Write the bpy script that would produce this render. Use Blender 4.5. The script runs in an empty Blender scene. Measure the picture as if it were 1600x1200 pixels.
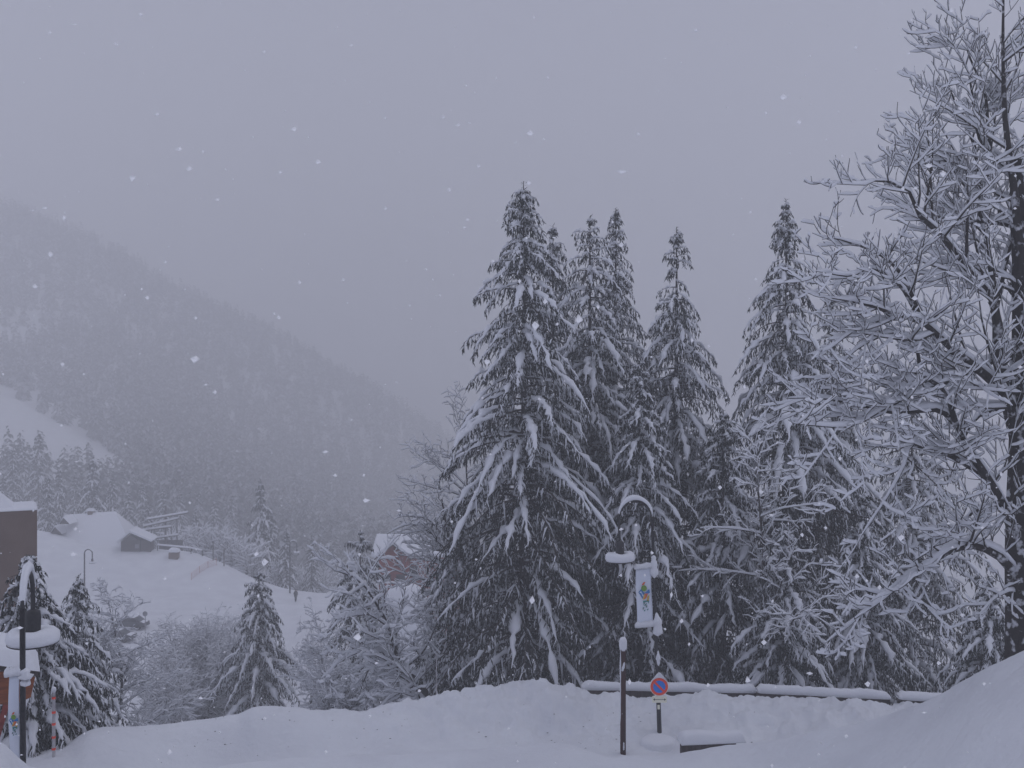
import bpy, math, random
import numpy as np
from mathutils import Vector, noise as mnoise

C = bpy.context.scene
COL = C.collection
F = 1570.0            # focal length in photo pixels (1600 wide)
CZ = 10.2             # camera height above the snow covered parking area
# ------------------------------------------------------------------ camera
cam = bpy.data.cameras.new('camera'); camo = bpy.data.objects.new('camera', cam); COL.objects.link(camo)
camo.location = (0, 0, CZ); camo.rotation_euler = (math.radians(90), 0, 0)
cam.sensor_width = 36; cam.lens = 36 * F / 1600; cam.clip_start = 0.2; cam.clip_end = 8000
C.camera = camo
# ------------------------------------------------------------------ world, sun, exposure
SUN_EL, SUN_AZ = math.radians(60), math.radians(75)
w = bpy.data.worlds.new('World'); C.world = w; w.use_nodes = True
nt = w.node_tree; nt.nodes.clear()
out = nt.nodes.new('ShaderNodeOutputWorld'); bg = nt.nodes.new('ShaderNodeBackground')
sky = nt.nodes.new('ShaderNodeTexSky'); sky.sky_type = 'NISHITA'; sky.sun_disc = False
sky.sun_elevation = SUN_EL; sky.sun_rotation = SUN_AZ; sky.air_density = 1.0; sky.dust_density = 4.0
tc = nt.nodes.new('ShaderNodeTexCoord'); sep = nt.nodes.new('ShaderNodeSeparateXYZ')
ramp = nt.nodes.new('ShaderNodeValToRGB'); mul = nt.nodes.new('ShaderNodeVectorMath'); mul.operation = 'SCALE'
mix = nt.nodes.new('ShaderNodeMix'); mix.data_type = 'RGBA'; mix.inputs[0].default_value = 0.04
nt.links.new(tc.outputs['Generated'], sep.inputs[0]); nt.links.new(sep.outputs['Z'], ramp.inputs[0])
e = ramp.color_ramp.elements                       # the snow clouds: one even, bluish grey layer
e[0].position = 0.0; e[0].color = (0.39, 0.410, 0.512, 1)
e[1].position = 0.42; e[1].color = (0.112, 0.121, 0.174, 1)
m = ramp.color_ramp.elements.new(0.18); m.color = (0.288, 0.304, 0.390, 1)
m = ramp.color_ramp.elements.new(0.9); m.color = (0.30, 0.315, 0.395, 1)
mul.inputs['Scale'].default_value = 10.0
cn = nt.nodes.new('ShaderNodeTexNoise'); cn.inputs['Scale'].default_value = 1.6; cn.inputs['Detail'].default_value = 3
cmr = nt.nodes.new('ShaderNodeMapRange'); cmr.inputs['To Min'].default_value = 9.0; cmr.inputs['To Max'].default_value = 11.0
nt.links.new(tc.outputs['Generated'], cn.inputs['Vector']); nt.links.new(cn.outputs['Fac'], cmr.inputs['Value']); nt.links.new(cmr.outputs[0], mul.inputs['Scale'])
nt.links.new(ramp.outputs[0], mul.inputs[0])
nt.links.new(mul.outputs[0], mix.inputs['A']); nt.links.new(sky.outputs[0], mix.inputs['B'])
nt.links.new(mix.outputs['Result'], bg.inputs[0]); bg.inputs[1].default_value = 0.15
nt.links.new(bg.outputs[0], out.inputs[0])
sl = bpy.data.lights.new('sun', 'SUN'); sl.energy = 0.5; sl.angle = math.radians(40); sl.color = (1.0, 0.96, 0.93)
so = bpy.data.objects.new('sun', sl); COL.objects.link(so); so.location = (0, -20, 60)
sd = Vector((math.sin(SUN_AZ) * math.cos(SUN_EL), math.cos(SUN_AZ) * math.cos(SUN_EL), math.sin(SUN_EL)))
so.rotation_euler = sd.to_track_quat('Z', 'Y').to_euler()
C.view_settings.view_transform = 'Standard'; C.view_settings.look = 'None'
C.view_settings.exposure = 0.04; C.view_settings.gamma = 1.0
C.cycles.volume_bounces = 5; C.cycles.max_bounces = 7; C.cycles.diffuse_bounces = 3
C.cycles.use_denoising = True
try: C.cycles.denoiser = 'OPENIMAGEDENOISE'
except Exception: pass

# ------------------------------------------------------------------ materials
def mat(name, col, rough=0.9, var=None, scale=5.0, detail=4, bump=0.0, bscale=30.0, metal=0.0, thr=(0.35, 0.65), spec=0.3, stretch=None):
    M = bpy.data.materials.new(name); M.use_nodes = True; t = M.node_tree; b = t.nodes['Principled BSDF']
    b.inputs['Base Color'].default_value = (*col, 1); b.inputs['Roughness'].default_value = rough
    b.inputs['Metallic'].default_value = metal; b.inputs['Specular IOR Level'].default_value = spec
    tcn = t.nodes.new('ShaderNodeTexCoord')
    vec = tcn.outputs['Object']
    if stretch:
        mp = t.nodes.new('ShaderNodeMapping'); mp.inputs['Scale'].default_value = stretch
        t.links.new(vec, mp.inputs[0]); vec = mp.outputs[0]
    if var:
        n = t.nodes.new('ShaderNodeTexNoise'); n.inputs['Scale'].default_value = scale; n.inputs['Detail'].default_value = detail
        t.links.new(vec, n.inputs['Vector'])
        r = t.nodes.new('ShaderNodeValToRGB'); r.color_ramp.elements[0].position = thr[0]; r.color_ramp.elements[1].position = thr[1]
        r.color_ramp.elements[0].color = (*col, 1); r.color_ramp.elements[1].color = (*var, 1)
        t.links.new(n.outputs['Fac'], r.inputs[0]); t.links.new(r.outputs[0], b.inputs['Base Color'])
    if bump:
        n2 = t.nodes.new('ShaderNodeTexNoise'); n2.inputs['Scale'].default_value = bscale; n2.inputs['Detail'].default_value = 8
        t.links.new(vec, n2.inputs['Vector'])
        bp = t.nodes.new('ShaderNodeBump'); bp.inputs['Strength'].default_value = bump; bp.inputs['Distance'].default_value = 0.05
        t.links.new(n2.outputs['Fac'], bp.inputs['Height']); t.links.new(bp.outputs[0], b.inputs['Normal'])
    return M
SNOW = (0.76, 0.78, 0.82)
M_ground = mat('ground_snow', SNOW, 0.8, var=(0.69, 0.705, 0.75), scale=0.5, detail=8, bump=0.9, bscale=5.0)
M_snow = mat('snow', (0.77, 0.785, 0.83), 0.8, bump=0.3, bscale=14.0)
M_flake = mat('flake', (0.95, 0.95, 0.97), 0.6)
M_needle = mat('needles', (0.030, 0.037, 0.032), 0.9, var=(0.055, 0.062, 0.055), scale=3.0)
M_nsnow = mat('needles_frosted', (0.020, 0.025, 0.023), 0.9, var=(0.20, 0.21, 0.23), scale=9.0, detail=6, thr=(0.58, 0.74))
M_frost = mat('frost', (0.42, 0.43, 0.46), 0.9, var=(0.70, 0.71, 0.75), scale=20)
M_frostbark = mat('frosted_twigs', (0.10, 0.095, 0.10), 0.9, var=(0.42, 0.43, 0.46), scale=6, detail=8, thr=(.42, .6))
M_bark = mat('bark', (0.030, 0.026, 0.026), 0.95, var=(0.065, 0.056, 0.052), scale=14.0, bump=0.5, bscale=40)
M_barksnow = mat('snow_plastered_bark', (0.035, 0.030, 0.030), 0.95, var=(0.6, 0.61, 0.65), scale=5.0, detail=9, thr=(0.55, 0.64), bump=0.5, bscale=30)
M_far_dark = mat('far_needles', (0.035, 0.040, 0.042), 0.9, var=(0.09, 0.095, 0.10), scale=0.05)
M_far_snow = mat('far_snow', (0.34, 0.35, 0.375), 0.9, var=(0.52, 0.53, 0.56), scale=0.08)
M_black = mat('black_metal', (0.012, 0.012, 0.016), 0.5, var=(0.025, 0.024, 0.028), scale=20, spec=0.4)
M_brown = mat('brown_painted_wood', (0.060, 0.020, 0.019), 0.75, var=(0.035, 0.014, 0.014), scale=9, stretch=(1, 1, 0.08), bump=0.2)
M_stucco = mat('brown_stucco', (0.13, 0.082, 0.062), 0.95, var=(0.165, 0.11, 0.085), scale=0.8, bump=0.3, bscale=25)
M_redwood = mat('red_wood', (0.30, 0.062, 0.050), 0.85, var=(0.19, 0.042, 0.036), scale=2.5, stretch=(0.3, 0.3, 6), bump=0.3)
M_darkwood = mat('weathered_dark_wood', (0.045, 0.036, 0.036), 0.9, var=(0.085, 0.07, 0.068), scale=4, stretch=(3, 3, 0.3), bump=0.3)
M_orangewood = mat('orange_wood', (0.30, 0.090, 0.030), 0.8, var=(0.18, 0.05, 0.02), scale=6, stretch=(0.4, 4, 4), bump=0.2)
M_white = mat('white_fabric', (0.80, 0.84, 0.93), 0.7, var=(0.74, 0.79, 0.90), scale=2.0)
M_signwhite = mat('sign_white', (0.95, 0.92, 0.88), 0.5)
M_red = mat('sign_red', (0.95, 0.09, 0.05), 0.45)
M_blue = mat('sign_blue', (0.03, 0.24, 0.80), 0.45)
M_cream = mat('sign_cream', (0.97, 0.95, 0.78), 0.5)
M_ink = mat('sign_ink', (0.01, 0.01, 0.01), 0.5)
M_green = mat('logo_green', (0.18, 0.34, 0.05), 0.6)
M_teal = mat('logo_teal', (0.05, 0.25, 0.24), 0.6)
M_lblue = mat('logo_blue', (0.04, 0.20, 0.48), 0.6)
M_orange = mat('logo_orange', (0.70, 0.14, 0.05), 0.6)
M_yellow = mat('logo_yellow', (0.62, 0.42, 0.08), 0.6)
M_glass = mat('dark_glass', (0.02, 0.022, 0.03), 0.15, spec=0.5)
M_grey = mat('galvanised_metal', (0.25, 0.25, 0.27), 0.5, var=(0.18, 0.18, 0.2), scale=10)
M_net = mat('orange_net', (0.50, 0.30, 0.28), 0.8)
M_coat = mat('dark_coat', (0.015, 0.016, 0.022), 0.9, var=(0.03, 0.03, 0.04), scale=20)
M_skin = mat('skin', (0.42, 0.25, 0.2), 0.7)
M_car = mat('dark_car_paint', (0.03, 0.035, 0.05), 0.4, var=(0.05, 0.055, 0.07), scale=3)
M_tyre = mat('tyre', (0.01, 0.01, 0.01), 0.9)
M_dirt = mat('frozen_dirt', (0.06, 0.05, 0.045), 0.95, var=(0.2, 0.19, 0.19), scale=20)

# ------------------------------------------------------------------ mesh helpers
def mesh_np(name, parts):
    """parts: list of (V (n,3), [face arrays], material, smooth)"""
    me = bpy.data.meshes.new(name)
    Vs, off = [], 0; loops, starts, mi, sm = [], [], [], []; ls = 0; mats = []
    for V, Fs, M, s in parts:
        if M not in mats: mats.append(M)
        k = mats.index(M)
        for Fa in Fs:
            Fa = np.asarray(Fa)
            if Fa.size == 0: continue
            n, c = Fa.shape
            loops.append((Fa + off).ravel()); starts.append(ls + np.arange(n) * c); ls += n * c
            mi.append(np.full(n, k)); sm.append(np.full(n, s))
        Vs.append(V); off += len(V)
    V = np.concatenate(Vs).astype(np.float32); L = np.concatenate(loops).astype(np.int32); S = np.concatenate(starts).astype(np.int32)
    me.vertices.add(len(V)); me.vertices.foreach_set('co', V.ravel())
    me.loops.add(len(L)); me.loops.foreach_set('vertex_index', L)
    me.polygons.add(len(S)); me.polygons.foreach_set('loop_start', S)
    me.polygons.foreach_set('material_index', np.concatenate(mi).astype(np.int32))
    me.polygons.foreach_set('use_smooth', np.concatenate(sm).astype(bool))
    for M in mats: me.materials.append(M)
    me.update(calc_edges=True); me.validate()
    return me
def link(name, data, parent=None, loc=None):
    o = bpy.data.objects.new(name, data); COL.objects.link(o)
    if parent: o.parent = parent
    if loc is not None: o.location = loc
    return o
def tag(o, label, cat, group=None, kind=None):
    o['label'] = label; o['category'] = cat
    if group: o['group'] = group
    if kind: o['kind'] = kind
    return o
def thing(name, label, cat, loc=(0, 0, 0), rz=0, group=None, kind=None):
    o = link(name, None, loc=loc); o.rotation_euler = (0, 0, rz)
    return tag(o, label, cat, group, kind)
def structure(o): o['kind'] = 'structure'; return o
def norm(a): return a / np.maximum(np.linalg.norm(a, axis=-1, keepdims=True), 1e-9)
ROUND = [(math.cos(a), math.sin(a)) for a in np.linspace(0, 2 * math.pi, 7)[:-1]]
TRI = [(math.cos(a), math.sin(a)) for a in np.linspace(0, 2 * math.pi, 4)[:-1]]
CAP = [(-1, -.15), (-.85, .55), (0, 1), (.85, .55), (1, -.15)]
def sweep(P, A, B, section, upw=None):
    """P (N,K,3) paths, A/B (N,K) half width / height; returns verts, quads. section (a,b)->side,up"""
    N, K, _ = P.shape; S = len(section); sec = np.array(section)
    T = norm(np.gradient(P, axis=1))
    Z = np.zeros_like(P); Z[..., 2] = 1
    side = np.cross(T, Z); bad = np.linalg.norm(side, axis=-1) < .08
    side[bad] = np.array([1., 0, 0]); side = norm(side)
    up = np.cross(side, T)
    if upw is not None: up = np.where(np.asarray(upw)[..., None] > 0, norm(up * .5 + Z * .5), up)
    V = P[:, :, None, :] + side[:, :, None, :] * (A[..., None] * sec[:, 0])[..., None] + up[:, :, None, :] * (B[..., None] * sec[:, 1])[..., None]
    V = V.reshape(-1, 3)
    n = np.arange(N)[:, None, None]; k = np.arange(K - 1)[None, :, None]; s = np.arange(S)[None, None, :]
    i0 = (n * K + k) * S + s; i1 = (n * K + k) * S + (s + 1) % S
    Q = np.stack([i0, i1, i1 + S, i0 + S], -1).reshape(-1, 4)
    return V, Q
def spindles(top, d, r, rng):
    """little hanging needle tassels: 3 sided spindles. top (n,3), d (n,3) vector, r (n,)"""
    n = len(top); a = rng.uniform(0, 6.28, n)
    ring = []
    for j in range(3):
        t = a + j * 2.094
        o = np.stack([np.cos(t) * r, np.sin(t) * r, np.zeros(n)], -1)
        ring.append(top + d * .38 + o)
    V = np.stack([top] + ring + [top + d], 1).reshape(-1, 3)
    b = (np.arange(n) * 5)[:, None]
    T = np.concatenate([b + np.array([0, i, j]) for i, j in ((2, 1), (3, 2), (1, 3))] + [b + np.array([4, i, j]) for i, j in ((1, 2), (2, 3), (3, 1))])
    return V, T
def W(px, py, d): return np.array([(px - 800) / F * d, d, (600 - py) / F * d + CZ])

class MB:      # little builder for hard objects
    def __init__(s): s.v = []; s.f = []; 
    def add(s, V, Fc):
        o = len(s.v); s.v += [tuple(float(c) for c in x) for x in V]; s.f += [tuple(int(i) + o for i in f) for f in Fc]; return s
    def box(s, c, size, rz=0, bev=0):
        x, y, z = [q / 2 for q in size]; V = []
        for dz in (-z, z):
            for dx, dy in ((-x, -y), (x, -y), (x, y), (-x, y)):
                V.append((c[0] + dx * math.cos(rz) - dy * math.sin(rz), c[1] + dx * math.sin(rz) + dy * math.cos(rz), c[2] + dz))
        return s.add(V, [(3, 2, 1, 0), (4, 5, 6, 7), (0, 1, 5, 4), (1, 2, 6, 5), (2, 3, 7, 6), (3, 0, 4, 7)])
    def tube(s, pts, rad, n=10):
        P = np.array(pts, float)[None]; R = (np.full(len(pts), rad) if np.isscalar(rad) else np.array(rad, float))[None]
        sec = [(math.cos(a), math.sin(a)) for a in np.linspace(0, 2 * math.pi, n + 1)[:-1]]
        V, Q = sweep(P, R, R, sec); o = len(V)
        K = len(pts)
        s.add(V, [tuple(q) for q in Q] + [tuple(range(n))[::1], tuple(range((K - 1) * n, K * n))[::-1]])
        return s
    def lathe(s, prof, c=(0, 0, 0), n=24):
        V = []; Fc = []
        for r, z in prof:
            for k in range(n):
                a = 2 * math.pi * k / n; V.append((c[0] + r * math.cos(a), c[1] + r * math.sin(a), c[2] + z))
        for i in range(len(prof) - 1):
            for k in range(n):
                Fc.append((i * n + k, i * n + (k + 1) % n, (i + 1) * n + (k + 1) % n, (i + 1) * n + k))
        Fc.append(tuple(range(n))[::-1]); Fc.append(tuple(range((len(prof) - 1) * n, len(prof) * n)))
        return s.add(V, Fc)
    def prism(s, poly, y0, y1, c=(0, 0, 0)):   # polygon in xz extruded along y
        n = len(poly); V = [(c[0] + x, c[1] + y0, c[2] + z) for x, z in poly] + [(c[0] + x, c[1] + y1, c[2] + z) for x, z in poly]
        return s.add(V, [tuple(range(n)), tuple(range(2 * n - 1, n - 1, -1))] + [(i, i + n, (i + 1) % n + n, (i + 1) % n) for i in range(n)])
    def build(s, name, M, parent=None, smooth=False, loc=None, bevel=0, tilt=None):
        me = bpy.data.meshes.new(name); me.from_pydata(s.v, [], s.f); me.materials.append(M)
        me.polygons.foreach_set('use_smooth', [smooth] * len(me.polygons)); me.update()
        o = link(name, me, parent, loc)
        if bevel:
            b = o.modifiers.new('bevel', 'BEVEL'); b.width = bevel; b.segments = 2
        if tilt: o.rotation_euler = tilt
        return o
def cap_mb(x0, x1, y0, y1, z, h, seed=0, lump=.25, res=.12, sag=0.03):
    """rounded, slightly lumpy slab of snow on a rectangle (local coordinates)"""
    rs = random.Random(seed); nx = max(4, int((x1 - x0) / res)); ny = max(4, int((y1 - y0) / res))
    nx, ny = min(nx, 120), min(ny, 60); mb = MB(); V = []
    for j in range(ny + 1):
        for i in range(nx + 1):
            u, v = i / nx, j / ny; x = x0 + (x1 - x0) * u; y = y0 + (y1 - y0) * v
            ex = min(x - x0, x1 - x) / (h * .8); ey = min(y - y0, y1 - y) / (h * .8); e_ = min(1, max(0, min(ex, ey)))
            e_ = math.sqrt(max(0, 1 - (1 - e_) ** 2))
            hh = h * e_ * (1 + lump * mnoise.noise(Vector((x * 1.3 + seed, y * 1.3, seed)))) 
            V.append((x, y, z + hh + .005))
    n0 = len(V)
    for j in range(ny + 1):
        for i in range(nx + 1): V.append((V[j * (nx + 1) + i][0], V[j * (nx + 1) + i][1], z - sag * (1 if (i in (0, nx) or j in (0, ny)) else 0) + .002))
    Fc = []
    for j in range(ny):
        for i in range(nx):
            a = j * (nx + 1) + i; Fc.append((a, a + 1, a + nx + 2, a + nx + 1)); Fc.append(tuple(n0 + q for q in (a + nx + 1, a + nx + 2, a + 1, a)))
    for i in range(nx):
        Fc.append((i + 1, i, n0 + i, n0 + i + 1)); b = ny * (nx + 1) + i; Fc.append((b, b + 1, n0 + b + 1, n0 + b))
    for j in range(ny):
        a = j * (nx + 1); Fc.append((a, a + nx + 1, n0 + a + nx + 1, n0 + a)); b = a + nx; Fc.append((b + nx + 1, b, n0 + b, n0 + b + nx + 1))
    return mb.add(V, Fc)

# ------------------------------------------------------------------ terrain: lofted feature lines, each px -> (distance, height)
def yz(lst): return [(px, d, (600 - py) / F * d + CZ) for px, d, py in lst]
def cz(lst): return [(px, d, z) for px, d, z in lst]
G = 0.0
ST = [
 cz([(-900, 3, 2.0), (800, 3, 1.2), (2400, 3, 3.5)]),
 cz([(-900, 9, 3.2), (0, 9, 2.8), (300, 10, 1.5), (800, 12, 1.0), (1300, 11, 2.2), (1600, 10, 3.6), (2400, 9, 6)]),
 yz([(-900, 12, 1050), (-300, 14, 1120), (0, 15, 1164), (40, 15.6, 1196), (100, 17, 1222), (200, 20, 1222), (400, 23, 1195), (600, 24, 1182), (750, 24, 1172), (860, 24, 1161), (950, 24, 1184), (1010, 24.4, 1182), (1100, 24.4, 1174), (1190, 23.6, 1162), (1270, 22.6, 1147), (1390, 21, 1120), (1450, 20, 1096), (1520, 19, 1056), (1600, 18, 1020), (1900, 16, 900), (2400, 15, 800)]),
 cz([(-900, 15, .5), (0, 18, .2), (200, 22.5, 0), (400, 26, -.05), (1100, 26.6, -.05), (1390, 25, 0), (1600, 23, .5), (2400, 20, 2)]),
 cz([(-900, 19, .2), (0, 22, 0), (200, 24.5, 0), (400, 27, 0), (700, 28.5, 0), (1000, 29.6, -.05), (1400, 29.6, -.15), (2400, 29, 0)]),
 yz([(-900, 24, 1180), (0, 25, 1200), (45, 25.5, 1189), (100, 26, 1172), (145, 26.5, 1145), (250, 27.5, 1137), (330, 28, 1128), (368, 28.3, 1122), (402, 28.4, 1108), (440, 28.8, 1109), (500, 29.2, 1113), (560, 29.6, 1117), (640, 30.3, 1101), (700, 30.8, 1085), (780, 31.2, 1073), (870, 31.5, 1067), (930, 31.6, 1088), (1000, 31.6, 1089), (1100, 31.6, 1089), (1250, 31.5, 1096), (1400, 31.5, 1103), (1500, 31.5, 1106), (2400, 31, 1110)]),
 cz([(-900, 28, -1), (0, 30, -1.6), (400, 33, -2.0), (700, 34, -1.6), (900, 34.5, -1.4), (2400, 35, -1.6)]),
 cz([(-900, 44, -6), (0, 45, -7), (600, 47, -7.2), (750, 48, -4.5), (2400, 48, -4)]),
 cz([(-900, 64, -13), (550, 64, -13.5), (700, 65, -9), (900, 65, -8), (2400, 65, -8)]),
 cz([(-900, 92, -20), (500, 92, -21), (650, 92, -17.5), (900, 92, -16), (2400, 92, -18)]),
 yz([(-900, 122, 960), (0, 122, 978), (150, 122, 986), (300, 122, 985), (400, 122, 990), (500, 122, 985), (600, 122, 985), (700, 122, 1000), (900, 122, 1020), (1600, 122, 1110), (2400, 122, 1200)]),
 yz([(-900, 138, 880), (0, 138, 900), (150, 138, 918), (300, 138, 930), (400, 138, 940), (500, 138, 946), (600, 138, 950), (700, 138, 970), (900, 138, 1000), (1600, 138, 1100), (2400, 138, 1180)]),
 yz([(-900, 152, 800), (0, 152, 826), (60, 152, 830), (150, 152, 852), (230, 152, 860), (300, 152, 866), (340, 152, 879), (400, 152, 907), (450, 152, 921), (500, 154, 927), (600, 158, 928), (700, 158, 950), (900, 158, 990), (1600, 158, 1090), (2400, 158, 1150)]),
 yz([(-900, 176, 830), (0, 176, 860), (150, 176, 885), (300, 176, 905), (400, 176, 935), (500, 176, 938), (600, 176, 935), (700, 176, 950), (900, 176, 990), (1600, 176, 1090), (2400, 176, 1150)]),
 yz([(-900, 225, 740), (0, 225, 805), (150, 225, 832), (300, 225, 868), (400, 225, 890), (500, 225, 903), (600, 225, 912), (700, 225, 928), (900, 225, 975), (1600, 225, 1090), (2400, 225, 1150)]),
 yz([(-900, 300, 600), (0, 300, 705), (150, 300, 745), (300, 300, 800), (400, 300, 832), (500, 300, 862), (600, 300, 885), (700, 300, 905), (900, 300, 960), (1600, 300, 1080), (2400, 300, 1140)]),
 yz([(-900, 420, 450), (0, 420, 592), (150, 420, 642), (300, 420, 705), (400, 420, 752), (500, 420, 800), (600, 420, 835), (700, 420, 868), (900, 420, 940), (1600, 420, 1075), (2400, 420, 1140)]),
 yz([(-900, 560, 280), (0, 560, 465), (150, 560, 522), (300, 560, 597), (400, 560, 655), (500, 560, 715), (600, 560, 772), (700, 560, 820), (900, 560, 910), (1600, 560, 1070), (2400, 560, 1130)]),
 yz([(-900, 720, 60), (-300, 720, 240), (0, 720, 338), (100, 720, 372), (200, 720, 422), (300, 720, 478), (400, 720, 520), (500, 720, 575), (600, 720, 632), (700, 720, 700), (900, 720, 850), (1200, 720, 1000), (1600, 720, 1065), (2400, 720, 1120)]),
 yz([(-900, 860, 120), (0, 860, 380), (300, 860, 520), (600, 860, 680), (900, 860, 900), (1600, 860, 1070), (2400, 860, 1120)]),
 yz([(-900, 2600, 500), (0, 2600, 640), (900, 2600, 760), (2400, 2600, 780)]),
]
def pchip(x, y, q):
    """monotone cubic through (x,y) at q"""
    x = np.asarray(x, float); y = np.asarray(y, float); h = np.diff(x); dl = np.diff(y) / h
    m = np.zeros_like(y)
    ok = dl[:-1] * dl[1:] > 0; w1 = 2 * h[1:] + h[:-1]; w2 = h[1:] + 2 * h[:-1]
    m[1:-1][ok] = (w1 + w2)[ok] / (w1[ok] / dl[:-1][ok] + w2[ok] / dl[1:][ok])
    m[0] = dl[0]; m[-1] = dl[-1]
    i = np.clip(np.searchsorted(x, q) - 1, 0, len(x) - 2); t = (q - x[i]) / h[i]; t = np.clip(t, 0, 1)
    return (2 * t**3 - 3 * t**2 + 1) * y[i] + (t**3 - 2 * t**2 + t) * h[i] * m[i] + (-2 * t**3 + 3 * t**2) * y[i + 1] + (t**3 - t**2) * h[i] * m[i + 1]
STA = [(np.array([a[0] for a in s]), np.array([a[1] for a in s]), np.array([a[2] for a in s])) for s in ST]
def knots(px):
    return np.array([pchip(a, b, px) for a, b, c in STA]), np.array([pchip(a, c, px) for a, b, c in STA])
def surf_col(px, D):
    kd, kz = knots(np.array([px])); return pchip(np.log(kd[:, 0]), kz[:, 0], np.log(D))
def detail(x, y):
    d = math.hypot(x, y)
    z = 0.0
    if 118 < y < 150:                      # wheel ruts and edge of the valley road
        c = 129 + .12 * (x + 45)
        if -62 < x < -20: z -= .22 * math.exp(-((y - c) / .8) ** 2) + .22 * math.exp(-((y - c - 2.6) / .8) ** 2) - .35 * math.exp(-((y - c - 5.5) / 1.2) ** 2)
    if 9 < y < 34: z += .05 * mnoise.noise(Vector((x * .9, y * .9, 7))) + .022 * mnoise.noise(Vector((x * 3.1, y * 3.1, 8)))
    if d < 60:
        px = 800 + F * x / y
        k = math.exp(-((y - 31 - (px < 700) * (700 - px) * .007) / 2.4) ** 2) * (1 if px < 1500 else .3)    # ploughed bank is lumpy
        z += .29 * k * mnoise.noise(Vector((x * 1.1, y * 1.1, 0))) + .19 * k * mnoise.noise(Vector((x * 2.9, y * 2.9, 5))) + .10 * k * mnoise.noise(Vector((x * 7, y * 7, 9)))
        z += .05 * mnoise.noise(Vector((x * .35, y * .35, 2)))
    else:
        a = min(1, (d - 60) / 60)
        z += a * (.25 * mnoise.noise(Vector((x * .08, y * .08, 1))) + .10 * mnoise.noise(Vector((x * .3, y * .3, 4)))) * (1 + max(0, d - 200) / 60)
    return z
def ground(x, y):
    px = 800 + F * x / y
    return float(surf_col(px, np.array([y]))[0]) + detail(x, y)
def gpx(px, d): return np.array([(px - 800) / F * d, d, ground((px - 800) / F * d, d)])
def ground_mesh():
    pxs = np.concatenate([np.linspace(-900, -60, 30), np.linspace(-50, 1650, 520), np.linspace(1680, 2400, 26)])
    D = np.concatenate([np.geomspace(3, 14, 14)[:-1], np.linspace(14, 36, 170)[:-1], np.geomspace(36, 120, 60)[:-1], np.linspace(120, 180, 120)[:-1], np.geomspace(180, 2600, 90)])
    V = np.zeros((len(pxs), len(D), 3))
    for i, p in enumerate(pxs):
        z = surf_col(p, D); x = (p - 800) / F * D
        V[i, :, 0] = x; V[i, :, 1] = D; V[i, :, 2] = z
    flat = V.reshape(-1, 3)
    for r in flat: r[2] += detail(r[0], r[1])
    n, m_ = len(pxs), len(D); i = np.arange(n - 1)[:, None]; j = np.arange(m_ - 1)[None]
    a = i * m_ + j; Q = np.stack([a, a + m_, a + m_ + 1, a + 1], -1).reshape(-1, 4)
    return mesh_np('ground', [(flat, [Q], M_ground, True)])
structure(link('ground', ground_mesh()))

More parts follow.
